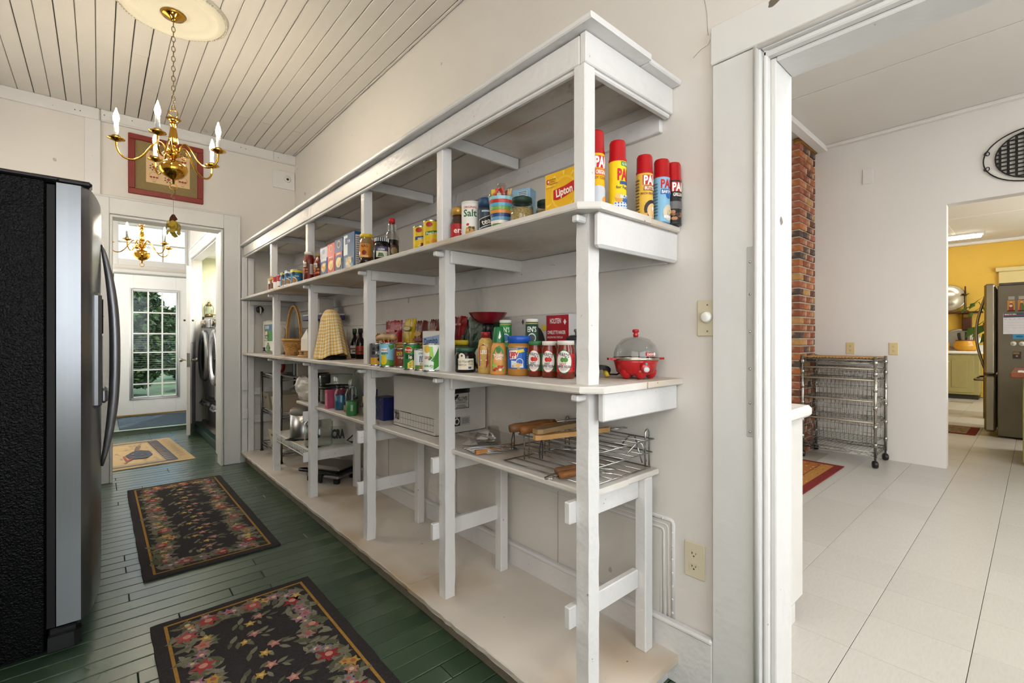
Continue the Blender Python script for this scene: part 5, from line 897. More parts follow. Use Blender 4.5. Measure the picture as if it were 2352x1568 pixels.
# ================================================================ wall fixtures
IV = M('ivory_plate', 'd3c9ae', .45, var=.04); IVY = M('almond_plate', 'dcc794', .45, var=.04)
def plate_frame(name, label, cat, loc, rz): return thing(name, label, cat, loc, rz)
t = thing('dimmer_switch', 'ivory wall dimmer with a round white knob by the doorway', 'switch', (XW, .70, 1.215), math.radians(-90))
bx('wall_plate', t, -.035, .035, -.006, 0, -.058, .058, IV, b=.003)
o = B().lathe([(.018, 0), (.018, .008), (.015, .016), (.013, .018), (0, .018)], K('eeece6', .35), seg=24).build('knob', t); o.rotation_euler = (PI/2, 0, 0); o.location = (0, -.006, .003)
decals(t, [('e', 0, .042, .003, .003, '8a826c'), ('e', 0, -.042, .003, .003, '8a826c')], front(.006), name='screw')
def outlet(lb, loc, rz, mat, usa=True):
    t = thing('wall_outlet', lb, 'outlet', loc, rz, 'wall outlets'); bx('wall_plate', t, -.035, .035, -.006, 0, -.058, .058, mat, b=.003)
    for s_ in (.021, -.021):
        o = B().prism([(.0165*math.cos(a)*1.0, max(-.0135, min(.0135, .0165*math.sin(a)))) for a in [k*PI/12 for k in range(24)]], 0, .002, mat).build('receptacle', t); o.rotation_euler = (PI/2, 0, 0); o.location = (0, -.006, s_)
        decals(t, [('r', -.0075, -.0055, s_-.001, s_+.007, '2a2622'), ('r', .0055, .0075, s_, s_+.006, '2a2622'), ('r', -.0075, -.003, s_+.0025, s_+.0045, '2a2622'), ('e', 0, s_-.006, .0026, .0026, '2a2622')], front(.0082), name='socket_holes')
    return t
outlet('ivory double outlet low on the wall beside the shelving', (XW, .744, .425), math.radians(-90), IV)
outlet('almond double outlet above the wire cart, left of the pair', (5.6, 1.237, 1.052), math.radians(-90), IVY); outlet('almond double outlet right of the wire cart', (5.6, .901, 1.052), math.radians(-90), IVY)
o = B().box(5.592, 5.6, 1.058, 1.138, 2.655, 2.8, W2, b=.002).build('blank_plate'); tag(o, 'white blank cover plate high on the dining room wall', 'cover plate')
# framed picture
t = thing('framed_picture', 'red framed sampler with a linen mat above the hall doorway', 'picture', (.432, YF, 2.578))
FR = M('brick_red_frame', '7f2a22', .45, var=.06); LN = M('olive_linen', '8c7a52', .9, var=.12, scale=120, bump=.3, bscale=200)
for q in ((-.257, .257, .2, .245), (-.257, .257, -.245, -.2), (-.257, -.212, -.2, .2), (.212, .257, -.2, .2)): bx('frame_side', t, q[0], q[1], -.022, 0, q[2], q[3], FR, b=.004)
bx('linen_mat', t, -.213, .213, -.01, 0, -.2, .2, LN)
dd = [('r', -.142, .158, -.13, .135, 'dcb98a')]
def star(u, v, s_): return [('p', [(u, v+s_*.4), (u+s_*.4, v), (u, v-s_*.4), (u-s_*.4, v)], '9a3a2e')] + [('p', [(u+s_*math.cos(a), v+s_*math.sin(a)), (u+s_*.6*math.cos(a+.3), v+s_*.6*math.sin(a+.3)), (u+s_*.6*math.cos(a-.3), v+s_*.6*math.sin(a-.3))], '4a4a3c') for a in [k*PI/4+.39 for k in range(8)]]
def bask(u, v): return [('e', u+k*.02, v, .009, .007, '8f2a26') for k in (-1, 0, 1)] + [('e', u+.03*math.cos(a), v+.012+.03*math.sin(a), .0025, .0025, '5a4a38') for a in [k*PI/7 for k in range(8)]] + [('e', u+dx, v-.018-dz, .002, .002, '4a4034') for dx, dz in ((-.016, 0), (0, 0), (.016, 0), (-.008, .01), (.008, .01))] + [('r', u-.009, u+.009, v-.04, v-.037, '4a4034')]
for (u, v), f in (((-.09, .09), bask), ((.008, .09), lambda u, v: star(u, v, .035)), ((.105, .09), bask), ((-.09, .0), lambda u, v: star(u, v, .035)), ((.008, 0), bask), ((.105, 0), lambda u, v: star(u, v, .035)), ((-.09, -.085), bask), ((.008, -.085), lambda u, v: star(u, v, .035)), ((.105, -.085), bask)): dd += f(u, v)
decals(t, dd, front(.0105), name='sampler_print')
# ================================================================ black refrigerator
BLK = M('textured_black_panel', '050506', .27, var=.1, bump=.4, bscale=170, spec=.16)
SS = M('fridge_stainless', '8b8d90', .28, .9, var=.07, scale=40, stretch=(1, 1, .02))
t = thing('black_refrigerator', 'black-sided stainless side-by-side refrigerator at the left', 'refrigerator', (0, 0, 0))
bx('cabinet', t, -.86, -.145, 2.38, 3.29, .012, 1.725, BLK, b=.006)
bx('door_gasket', t, -.147, -.118, 2.388, 3.282, .09, 1.715, K('0a0a0b', .6), b=.004)
def dcurve(y): return -.035+.042*(1-((y-2.835)/.47)**2)
def fdoor(y0, y1, nm):
    n = 14; b = B(); vs = []; ch = .02
    ys = [y0+(y1-y0)*k/n for k in range(n+1)]
    prof_ = [(-.118, y0)] + [(dcurve(y)-(ch if k in (0, n) else .004 if k in (1, n-1) else 0), y) for k, y in enumerate(ys)] + [(-.118, y1)]
    b.prism(prof_, .095, 1.722, SS); o = b.build(nm, t)
    for p_ in o.data.polygons: p_.use_smooth = len(p_.vertices) == 4 and abs(p_.normal.z) < .1 and p_.normal.x > .8
    o.data.set_sharp_from_angle(angle=math.radians(28))
    return o
near = fdoor(2.384, 2.788, 'freezer_door'); far = fdoor(2.794, 3.286, 'fridge_door')
HS = M('dark_steel_handle', '97979a', .38, .85, var=.06)
def arc(y, sgn):
    pts = []; rs = []
    for k in range(25):
        f = k/24*2-1; z = 1.075+.49*f; pts.append((dcurve(y)+.002+.045*(1-abs(f)**2.4), y+sgn*.018*(1-abs(f)**2), z)); rs.append(.006+.013*(1-abs(f)**3))
    return pts, rs
for y, s_, par in ((2.756, -1, near), (2.828, 1, far)):
    p_, r_ = arc(y, s_); B().tube(p_, r_, HS, 10).build('handle', par)
b = B(); x0 = dcurve(2.6); b.box(x0-.03, x0+.012, 2.50, 2.71, .87, 1.335, K('8a8b8e', .35, .8), b=.012); b.build('dispenser_frame', near)
B().box(x0+.0125, x0+.016, 2.52, 2.69, 1.17, 1.31, BLACK, b=.002).box(x0+.0125, x0+.0145, 2.525, 2.685, .95, 1.16, K('08080a', .15)).box(x0+.005, x0+.03, 2.53, 2.68, .885, .945, K('8d8e91', .3, .8), b=.01).build('dispenser_panel', near)
bx('top_hinge', t, -.19, -.02, 2.39, 2.46, 1.722, 1.745, BLACK, b=.008); bx('top_cover', t, -.33, -.11, 2.382, 3.28, 1.725, 1.742, BLACK, b=.006); bx('top_hinge', t, -.19, -.02, 3.2, 3.28, 1.722, 1.745, BLACK, b=.008)
B().box(-.14, -.06, 2.39, 3.28, .005, .085, BLACK, b=.006).build('toe_grille', t)
b = B(); b.prism([(-.14, 2.372), (-.07, 2.372), (-.05, 2.385), (-.05, 2.42), (-.07, 2.44), (-.14, 2.44)], .012, .065, K('18181a', .45)); b.build('hinge_foot', t)
# ================================================================ chandeliers
BULB = M('lit_candle_bulb', 'fff0d6', .3, emit=360); WAX = K('f2efe8', .4)
r_ = Vector((.7485, -.6631)); f_ = Vector((.6631, .7485))
def chandelier(label, cx, cy_, dz, phi, top, cap=True):
    t = thing('chandelier', label, 'chandelier', (cx, cy_, top)); z = lambda q: q+dz-top
    if cap: B().lathe([(0, 0), (.055, 0), (.06, -.006), (.05, -.02), (.02, -.032), (.012, -.04), (0, -.04)], BRASS, seg=28).build('canopy', t)
    z1 = z(2.40); n = int((-.04-z1)/.026)
    for k in range(n):
        c = -.045-(k+.5)*((-.045-z1)/n); hh = (-.045-z1)/n*.62; a0 = 0 if k % 2 else PI/2
        B().tube([(.008*math.cos(q)*math.cos(a0), .008*math.cos(q)*math.sin(a0), c+hh*math.sin(q)) for q in [i*PI/5 for i in range(10)]], .0019, M('antique_brass', '8f7a4c', .3, .9), 5, closed=True).build('chain_link', t)
    B().tube([(.02*math.cos(q), 0, z(2.385)+.02*math.sin(q)) for q in [i*PI/8 for i in range(16)]], .0028, BRASS, 6, closed=True).build('top_ring', t)
    B().lathe([(0, z(2.362)), (.012, z(2.36)), (.03, z(2.35)), (.036, z(2.352)), (.012, z(2.338)), (.009, z(2.335))], BRASS, seg=28).build('bobeche', t)
    b = B(); seg = 32; vs = []; pr = [(.009, 2.336), (.017, 2.33), (.019, 2.32), (.012, 2.312), (.014, 2.30), (.02, 2.25), (.023, 2.225), (.018, 2.212), (.01, 2.205), (.014, 2.2), (.03, 2.19), (.032, 2.175), (.026, 2.165), (.034, 2.155), (.02, 2.145), (.01, 2.137)]
    for r, q in pr:
        for k in range(seg): a = 2*PI*k/seg; rr = r*(1+(.09*math.cos(8*a) if 2.21 < q < 2.31 else 0)); vs.append((rr*math.cos(a), rr*math.sin(a), z(q)))
    b.add(vs, [(i*seg+k, i*seg+(k+1) % seg, i*seg+seg+(k+1) % seg, i*seg+seg+k) for i in range(len(pr)-1) for k in range(seg)], BRASS, True).build('column', t)
    B().lathe([(.008, z(2.14)), (.014, z(2.128)), (.04, z(2.12)), (.062, z(2.1)), (.068, z(2.08)), (.062, z(2.058)), (.042, z(2.036)), (.02, z(2.026)), (.008, z(2.02)), (.006, z(2.0)), (0, z(1.996))], BRASS, seg=36).build('bowl', t)
    B().tube([(.017*math.cos(q), 0, z(1.982)+.017*math.sin(q)) for q in [i*PI/8 for i in range(16)]], .0026, BRASS, 6, closed=True).build('bottom_ring', t)
    for k in range(5):
        a = phi+k*2*PI/5; d2 = r_*math.cos(a)+f_*math.sin(a); A = thing_part = bpy.data.objects.new('arm', None)
        sh = [(.028, 2.17), (.04, 2.2), (.056, 2.214), (.075, 2.208), (.1, 2.175), (.13, 2.125), (.165, 2.095), (.2, 2.092), (.225, 2.11), (.238, 2.14), (.24, 2.172)]
        fine = []
        for i in range(len(sh)-1):
            p0 = sh[max(0, i-1)]; p1 = sh[i]; p2 = sh[i+1]; p3 = sh[min(len(sh)-1, i+2)]
            for s2 in (0, .33, .66): fine.append(tuple(.5*((2*p1[n])+(-p0[n]+p2[n])*s2+(2*p0[n]-5*p1[n]+4*p2[n]-p3[n])*s2**2+(-p0[n]+3*p1[n]-3*p2[n]+p3[n])*s2**3) for n in (0, 1)))
        fine.append(sh[-1])
        arm = B().tube([(d2.x*r, d2.y*r, z(q)) for r, q in fine], .0052, BRASS, 8).build('arm', t)
        B().tube([(d2.x*r, d2.y*r, z(q)) for r, q in ((.04, 2.165), (.055, 2.15), (.07, 2.152), (.07, 2.165), (.06, 2.168))], .003, BRASS, 6).build('arm_scroll', arm)
        ox, oy = d2.x*.24, d2.y*.24
        B().lathe([(.004, z(2.168)), (.02, z(2.174)), (.038, z(2.183)), (.036, z(2.186)), (.015, z(2.181)), (.015, z(2.182)), (.018, z(2.184)), (.018, z(2.198)), (.0, z(2.198))], BRASS, (ox, oy, 0), 24).build('drip_cup', arm)
        B().lathe([(0, z(2.198)), (.0105, z(2.198)), (.0105, z(2.262)), (0, z(2.262))], WAX, (ox, oy, 0), 16).build('candle_sleeve', arm)
        B().lathe([(.006, z(2.262)), (.012, z(2.278)), (.0135, z(2.292)), (.010, z(2.312)), (.005, z(2.328)), (.0015, z(2.342)), (0, z(2.343))], BULB, (ox, oy, 0), 14).build('bulb', arm)
    return t
c1 = chandelier('polished brass five-arm chandelier over the pantry rugs', .305, 3.15, 0, math.radians(-141.5), ZC-.022)
c2 = chandelier('brass five-arm chandelier in the hall beyond the doorway', .31, 5.77, -.118, math.radians(-150), 2.95)
t = thing('ceiling_medallion', 'round cream plaster ceiling medallion with beaded rim', 'medallion', (.305, 3.15, ZC))
MD = M('cream_plaster', 'e9e2cc', .5, var=.03)
B().lathe([(0, -.024), (.07, -.024), (.078, -.018), (.085, -.022), (.17, -.016), (.205, -.02), (.215, -.028), (.225, -.02), (.235, -.024), (.245, -.012), (.255, -.01), (.26, 0)], MD, seg=64).build('disc', t)
b = B()
for k in range(90): a = 2*PI*k/90; b.ball((.25*math.cos(a), .25*math.sin(a), -.014), .006, .006, .006, MD, 6, 4)
b.build('beaded_rim', t)
t = thing('hanging_ornament', 'yellow dried bloom hanging upside down on a thread under the chandelier', 'ornament', (.305, 3.15, 1.97))
B().tube([(0, 0, -.005), (.008, 0, -.012), (.006, 0, -.022), (-.006, 0, -.032), (-.01, 0, -.042), (-.004, 0, -.052), (.006, 0, -.048)], .0028, M('antique_brass', '8f7a4c', .3, .9), 6).build('s_hook', t)
B().tube([(0, 0, -.05), (0, 0, -.14)], .0008, K('8a7a5a'), 4).build('thread', t)
q = random.Random(9); b = B(); mt = (M('dried_brown', '6a3a22', .8, var=.3), M('dried_yellow', 'c9a92c', .6, var=.25))
for k in range(26):
    a = q.uniform(0, 6.28); z = q.uniform(-.24, -.135); rr = .008 if z > -.165 else .022*math.sin(min(1, (-.14-z)/.07)*PI*.6)+.006; c = Vector((rr*math.cos(a), rr*math.sin(a), z)); u = Vector((-math.sin(a), math.cos(a), .2))*.016; v = Vector((.25*math.cos(a), .25*math.sin(a), -1))*.017
    b.add([c-u*.6, c+v*.7-u, c+v*1.3, c+v*.7+u, c+u*.6], [(0, 1, 2, 3, 4)], mt[0] if z > -.168 else mt[1])
b.ball((0, 0, -.2), .022, .022, .032, mt[1], 10, 6); b.ball((0, 0, -.155), .012, .012, .018, mt[0], 8, 5)
b.build('petals', t)
# ================================================================ rugs
RB = M('charcoal_wool', '353031', .95, var=.25, scale=90, bump=.6, bscale=260)
def floral_rug(name, label, x0, x1, y0, y1, seed):
    q = random.Random(seed); w_, l_ = x1-x0, y1-y0; t = thing(name, label, 'rug', ((x0+x1)/2, (y0+y1)/2, .001), 0, 'floral hooked rugs')
    b = B(); n = 24; P_ = []
    for (ax, ay, bx_, by) in ((-w_/2, -l_/2, w_/2, -l_/2), (w_/2, -l_/2, w_/2, l_/2), (w_/2, l_/2, -w_/2, l_/2), (-w_/2, l_/2, -w_/2, -l_/2)):
        for k in range(n): f = k/n; P_.append((ax+(bx_-ax)*f+q.uniform(-.002, .002), ay+(by-ay)*f+q.uniform(-.002, .002)))
    b.prism(P_, 0, .009, RB).build('pile', t)
    sp = []; g = '%s'
    e = .04; yl = 'b98a3a'
    for s_ in (-1, 1):
        sp.append(('p', [(s_*(w_/2-e), -l_/2+e), (s_*(w_/2-e-.011), -l_/2+e), (s_*(w_/2-e-.011), l_/2-e), (s_*(w_/2-e), l_/2-e)], yl)); sp.append(('r', -w_/2+e, w_/2-e, s_*(l_/2-e)-.005, s_*(l_/2-e)+.006, yl))
    LV = ('77745a', '86816a', '63654e', '8f8a78'); FL = ('c9a24a', 'd9b86a', 'b9849a', 'a58a94', 'c98a7a', '9a8a96'); RD = ('a8323a', 'b8484a', 'c05a58')
    def leaf(u, v, a, s_, c): return ('p', [(u+s_*(ca*math.cos(a)-sa*math.sin(a)), v+s_*(ca*math.sin(a)+sa*math.cos(a))) for ca, sa in ((-1, 0), (-.5, .28), (0, .38), (.5, .25), (1, 0), (.5, -.3), (0, -.36), (-.5, -.24))], c)
    def bloom(u, v, s_, c, n_, c2): a0 = q.uniform(0, 6); return [('p', [(u+s_*(1 if k % 2 == 0 else .5)*q.uniform(.9, 1.1)*math.cos(a0+k*PI/n_), v+s_*(1 if k % 2 == 0 else .5)*q.uniform(.9, 1.1)*math.sin(a0+k*PI/n_)) for k in range(2*n_)], c), ('e', u, v, s_*.3, s_*.3, c2)]
    lv = []; fl = []
    bw_ = .115; inx, iny = w_/2-e-.02, l_/2-e-.02
    def cell(u, v, big):
        for k in range(19): a = q.uniform(0, 6.28); lv.append(leaf(u+.058*math.cos(a)*q.uniform(.3, 1), v+.045*math.sin(a)*q.uniform(.4, 1), q.uniform(0, 6.28), q.uniform(.02, .034), q.choice(LV)))
        if big: fl.extend(bloom(u, v, .046, q.choice(RD), 6, 'd9a08a')); fl.extend(bloom(u+q.uniform(-.03, .03), v+.036, .024, q.choice(FL), 5, 'e0c48a'))
        else:
            for k in range(2): fl.extend(bloom(u+q.uniform(-.028, .028), v+q.uniform(-.025, .025), q.uniform(.024, .034), q.choice(FL), 5, q.choice(('e0cfa0', 'c06a5a'))))
    ny = int(2*iny/.075)
    for s_ in (-1, 1):
        for k in range(ny): cell(s_*(inx-bw_/2+q.uniform(-.018, .018)), -iny+.04+k*(2*iny-.08)/(ny-1), k % 3 == 1)
        for k in range(4): cell(-.12+k*.08, s_*(iny-.045), k % 2 == 0)
    nm = int((2*iny-.26)/.11)
    for k in range(nm):
        v = -iny+.16+k*(2*iny-.32)/(nm-1); u = .02*(1 if k % 2 else -1)
        for j in range(8): a = j*.8+q.uniform(-.2, .2); lv.append(leaf(u+.07*math.cos(a), v+.032*math.sin(a), a*.4+q.uniform(-.3, .3), q.uniform(.018, .028), q.choice(LV)))
        fl.extend(bloom(u+.02, v+.016, .026, 'c98a82', 5, 'e0b09a')); fl.extend(bloom(u-.02, v-.018, .024, 'd0a850', 5, 'e8cf8a'))
    WOOL = lambda sp_: tuple(list(sp_[:-1]) + [M('wool_'+sp_[-1], sp_[-1], .95, var=.2, scale=120, bump=.5, bscale=280)])
    b = B()
    for part, items, z0 in (('woven_border', sp, .0005), ('woven_leaves', lv, .0006), ('woven_flowers', fl, .0012)):
        b = B()
        for i, s2 in enumerate(items):
            k = s2[0]; zz = .009+z0+(i % 40)*.00003
            if k == 'r': vs = [(s2[1], s2[3]), (s2[2], s2[3]), (s2[2], s2[4]), (s2[1], s2[4])]
            elif k == 'e': vs = [(s2[1]+s2[3]*math.cos(a*PI/6), s2[2]+s2[4]*math.sin(a*PI/6)) for a in range(12)]; zz += .0006
            else: vs = s2[1]
            b.add([(x, y, zz) for x, y in vs], [tuple(range(len(vs)))], WOOL(s2)[-1])
        o = b.build(part, t)
        if part != 'woven_border': o['kind'] = 'stuff'
floral_rug('floral_rug', 'charcoal floral hooked rug in the middle of the pantry floor', .155, .755, 2.79, 4.53, 2)
floral_rug('floral_rug', 'charcoal floral hooked rug nearest the viewer', .15, .75, .62, 2.325, 4)
t = thing('hen_rug', 'tan folk-art rug with a dark bird in the hall', 'rug', (.32, 5.97, .001), math.radians(4), None)
bx('weave', t, -.36, .33, -.66, .66, 0, .006, M('tan_weave', 'cdb184', .95, var=.2, scale=60, bump=.4, bscale=200), b=.002)
sp = [('r', -.35, .18, -.56, .56, 'b3945c'), ('r', -.3, .1, -.48, .48, 'd0ad70')]
for y0, y1 in ((-.6, -.555), (.555, .6)): sp.append(('r', -.36, .2, y0, y1, '4a4440'))
sp.append(('r', .115, .205, -.56, .56, '3f3c40')); sp.append(('r', -.36, -.3, -.56, .56, '3f3c40'))
for k in range(14): sp.append(('p', [(.12, -.52+k*.078), (.2, -.5+k*.078), (.12, -.48+k*.078)], 'a8855a')); sp.append(('r', -.35, -.31, -.53+k*.078, -.5+k*.078, '9a7a52'))
sp += [('p', [(-.12, -.3), (.0, -.34), (.06, -.2), (.06, .0), (-.02, .12), (-.08, .02), (-.14, -.1)], '33343c'), ('p', [(-.02, .05), (.03, .3), (-.01, .32), (-.05, .1)], '7a5a3c'), ('p', [(-.14, -.38), (-.1, -.3), (-.12, -.28), (-.16, -.34)], 'a83c34'), ('r', -.16, -.145, -.4, -.12, 'a83c34')]
q = random.Random(3)
for k in range(26): sp.append(('e', q.uniform(-.28, .1), q.uniform(-.46, .46), .014, .012, q.choice(('a8764a', '8a7a4a', 'b04a3c', '9a8a5a'))))
for k in range(9): sp.append(('p', [(.235, -.5+k*.115), (.29, -.47+k*.115), (.235, -.45+k*.115), (.29, -.41+k*.115), (.284, -.405+k*.115), (.228, -.45+k*.115), (.28, -.47+k*.115), (.23, -.495+k*.115)], '6a5a3a' if k != 4 else 'a83c34'))
decals(t, sp, topm(.0062), name='woven_pattern', eps0=.0003)
bx('door_mat', None, .18, .98, 7.27, 8.34, .051, .062, M('slate_blue_mat', '4a5c6a', .95, var=.3, scale=60, bump=.6, bscale=180), b=.004); tag(bpy.data.objects['door_mat'], 'slate blue ribbed mat in front of the outer door', 'mat')
# ================================================================ hall door, laundry
t = thing('hall_door', 'white door swung open edge-on beside the laundry opening', 'door', (.93, 7.195, 0), 0)
bx('door_leaf', t, -.70, 0, -.0, .04, .03, 1.99, CASE, b=.003) ; t.rotation_euler.z = math.radians(78.5)
bx('panel', t, -.6, -.1, -.004, .044, 1.1, 1.85, CASE, b=.002); bx('panel', t, -.6, -.1, -.004, .044, .15, .9, CASE, b=.002)
for s_ in (-1, 1):
    o = B().lathe([(.022, 0), (.022, .004), (.008, .008), (.008, .03), (.02, .042), (.024, .055), (.018, .068), (0, .07)], M('nickel_knob', 'a09a8c', .25, .95)).build('door_knob', t); o.rotation_euler = (s_*PI/2, 0, 0); o.location = (-.64, .04 if s_ < 0 else 0, .9)
    o = B().ball((0, 0, 0), .012, .012, .012, M('dark_knob', '5a4a34', .35, .6)).build('latch', t); o.location = (-.655, .06 if s_ < 0 else -.02, 1.36)
bx('hinge', t, -.704, -.699, .005, .035, .82, .98, M('nickel_knob', 'a09a8c'))
WS = M('washer_chrome', 'b4b5b8', .25, .7, var=.06); WG = M('washer_grey', '8e9094', .3, .3)
for k, (lb, y0) in enumerate((('grey front-loading dryer on a pedestal, nearer in the laundry', 5.78), ('grey front-loading washer on a pedestal, farther in the laundry', 6.5))):
    t = thing('front_loader', lb, 'washing machine', (1.02, y0+.34, .075), math.radians(-90), 'laundry machines')
    b = B(); n = 10; pr = [(-.335, .68)] + [(-.335+.67*i/n, -.035*math.sin(PI*i/n)) for i in range(n+1)] + [(.335, .68)]
    B().prism(pr, .37, 1.33, WG, False).build('cabinet', t); B().prism([(x, y+.02) for x, y in pr], .0, .36, WS).build('pedestal', t)
    o = B().lathe([(.0, -.02), (.13, -.02), (.17, 0), (.2, .03), (.235, .05), (.25, .04), (.255, .01), (.25, 0)], WS, seg=36).build('door_ring', t); o.rotation_euler = (PI/2, 0, 0); o.location = (0, -.03, .86); o.scale = (1, 1.25, 1)
    o = B().lathe([(0, .0), (.12, .005), (.165, .02)], K('1c1e22', .08), seg=28).build('door_glass', t); o.rotation_euler = (PI/2, 0, 0); o.location = (0, -.035, .86); o.scale = (1, 1.25, 1)
    B().box(-.3, .3, -.045, -.02, 1.2, 1.31, WS, b=.01).build('control_panel', t)
    o = B().lathe([(.045, 0), (.045, .03), (.035, .04), (0, .04)], M('nickel_knob', 'a09a8c')).build('dial', t); o.rotation_euler = (PI/2, 0, 0); o.location = (.0, -.045, 1.255)
    B().box(-.25, .25, -.05, -.02, .26, .31, WG, b=.01).tube([(-.24, -.03, .3), (-.12, -.075, .27), (.12, -.075, .27), (.24, -.03, .3)], .012, WS, 8).build('drawer_handle', t)
t = thing('lantern', 'small glass oil lantern on the laundry wall shelf', 'lantern', (1.085, 7.28, 1.435))
B().lathe([(0, 0), (.045, 0), (.05, .02), (.03, .04)], M('old_brass', '6a5a3c', .35, .8)).build('base', t); B().lathe([(.03, .04), (.042, .09), (.03, .14)], GLASS).build('globe', t); B().lathe([(.03, .14), (.036, .15), (.015, .18), (.01, .2), (0, .2)], M('old_brass', '6a5a3c')).build('cap', t); B().tube([(-.045, 0, .03), (-.055, 0, .12), (0, 0, .23), (.055, 0, .12), (.045, 0, .03)], .003, BLACK, 5).build('bail', t)
t = thing('laundry_shelf', 'thin dark wire shelf with hooks on the laundry wall', 'shelf', (0, 0, 0)); bx('shelf_board', t, 1.0, 1.4, 7.22, 7.35, 1.42, 1.434, M('dark_shelf', '4a4438', .6))
for x in (1.01, 1.2): B().tube([(x, 7.34, 1.5), (x, 7.3, 1.49), (x, 7.29, 1.52), (x, 7.29, 1.6)], .006, BLACK, 5).build('hook', t)
o = B().box(1.13, 1.2, 7.335, 7.349, 1.47, 1.54, K('cfc8ac')).build('utility_box'); tag(o, 'small cream utility box on the laundry wall', 'utility box')
# ================================================================ dining room things
WC = M('white_cabinet_paint', 'd9d7d3', .4, var=.02)
t = thing('white_cabinet', 'white base cabinet with a thick white counter past the doorway', 'cabinet', (0, 0, 0))
B().box(1.605, 2.213, .655, 2.4, .075, .82, WC, b=.003).build('body', t); bx('toe_kick', t, 1.605, 2.12, .655, 2.4, 0, .075, WC); B().box(1.605, 2.262, .632, 2.42, .82, .868, M('white_counter', 'efece6', .3), b=.012).build('countertop', t)
for y0 in (.7, 1.25, 1.8): bx('cabinet_door', t, 2.213, 2.23, y0, y0+.5, .12, .78, WC, b=.004)
# wire cart
CW = M('cart_chrome', 'a9a79f', .25, .95, var=.06)
t = thing('wire_cart', 'chrome wire basket cart on casters against the dining wall', 'cart', (0, 0, 0))
X0, X1, Y0, Y1 = 5.15, 5.57, .955, 1.525
for x, y in ((X0, Y0), (X0, Y1), (X1, Y0), (X1, Y1)):
    B().tube([(x, y, .09), (x, y, .985)], .0125, CW, 10).build('upright', t); b = B()
    for z in (.2, .36, .53, .69, .83, .93): b.lathe([(.0126, 0), (.0165, .004), (.0165, .03), (.0126, .036)], CW, (x, y, z-.02), 10)
    b.build('collar', t)
    c = B().lathe([(0, -.018), (.028, -.018), (.033, -.01), (.033, .01), (.028, .018), (0, .018)], BLACK, seg=18).build('caster_wheel', t); c.rotation_euler = (PI/2, 0, .5); c.location = (x-.008, y, .033)
    B().box(x-.02, x+.014, y-.006, y+.006, .05, .095, K('2a2a2c'), b=.004).build('caster_fork', t)
def rect(z, r, g=0): return [(X0-g, Y0-g, z), (X1+g, Y0-g, z), (X1+g, Y1+g, z), (X0-g, Y1+g, z)]
for z in (.135, .955):
    b = B(); b.tube(rect(z, 0), .005, CW, 6, closed=True); b.tube(rect(z-.03, 0), .004, CW, 6, closed=True)
    for (ax, ay, bx_, by) in ((X0, Y0, X0, Y1), (X1, Y0, X1, Y1), (X0, Y0, X1, Y0), (X0, Y1, X1, Y1)):
        n = 14; pts = [(ax+(bx_-ax)*k/n, ay+(by-ay)*k/n, z-(.03 if k % 2 else 0)) for k in range(n+1)]; b.tube(pts, .0022, CW, 4)
    for k in range(1, 18): yy = Y0+(Y1-Y0)*k/18; b.tube([(X0, yy, z), (X1, yy, z)], .0022, CW, 4)
    b.build('wire_shelf', t)
for zt, zb in ((.875, .775), (.775, .60), (.585, .41), (.395, .21)):
    b = B(); q0 = .03
    b.tube([(X0, Y0-.012, zt), (X0, Y1+.012, zt)], .009, M('cart_rail', 'b5aa98', .4, .6), 6); b.tube([(X1, Y0-.012, zt), (X1, Y1+.012, zt)], .005, CW, 6)
    for y in (Y0, Y1): b.tube([(X0-.02, y, zt-.01), (X1+.02, y, zt-.01)], .0055, CW, 6)
    for k in range(1, 17):
        yy = Y0+(Y1-Y0)*k/17; b.tube([(X0+.012, yy, zt), (X0+q0, yy, zb), (X1-q0, yy, zb), (X1-.008, yy, zt)], .0018, CW, 4)
    for k in range(1, 9):
        xx = X0+(X1-X0)*k/9; b.tube([(xx, Y0, zt), (xx, Y0+.02, zb), (xx, Y1-.02, zb), (xx, Y1, zt)], .0018, CW, 4)
    for z in (zb, (zb+zt)/2): g = .03 if z == zb else .02; b.tube([(X0+g, Y0+g*.6, z), (X1-g, Y0+g*.6, z), (X1-g, Y1-g*.6, z), (X0+g, Y1-g*.6, z)], .0024, CW, 4, closed=True)
    b.build('wire_basket', t)
b = B(); q = random.Random(8)
for k in range(22): yy = Y0+.01+k*.0255; b.tube([(X0+.0+q.uniform(-.004, .004), yy, .972), (X0+.2, yy+q.uniform(-.004, .004), .975), (X1-.01, yy, .972)], .0085, M('rattan', 'b98a52', .6, var=.25, scale=50), 5)
tag(b.build('rattan_mat'), 'woven rattan mat lying on top of the wire cart', 'mat')
t = thing('oriental_rug', 'orange and red patterned rug corner on the dining tiles', 'rug', (4.42, 1.74, .001), math.radians(0)); bx('pile', t, -.56, .56, -.595, .6, 0, .008, M('deep_red_wool', '7d1c16', .95, var=.2, scale=60, bump=.4, bscale=200), b=.002)
q = random.Random(6); sp = [('r', -.5, .5, -.53, .53, 'b9823a'), ('r', -.47, .47, -.44, .44, '3a2a20'), ('r', -.465, .465, -.435, .435, 'b0682c')]
for k in range(420): u, v = q.uniform(-.48, .48), q.uniform(-.52, .5); sp.append(('r', u, u+q.uniform(.008, .03), v, v+q.uniform(.006, .016), q.choice(('6a3a1c', 'd9a24a', '4a2a1a', 'c46a2c', '8a2a1c', 'e0b860'))))
b = B()
for i, s2 in enumerate(sp): zz = .0083+.0003*min(i, 3)+.00001*(i % 30); b.add([(s2[1], s2[3], zz), (s2[2], s2[3], zz), (s2[2], s2[4], zz), (s2[1], s2[4], zz)], [(0, 1, 2, 3)], M('wool_'+s2[5], s2[5], .95, var=.2, scale=120, bump=.5, bscale=280))
b.build('woven_pattern', t)
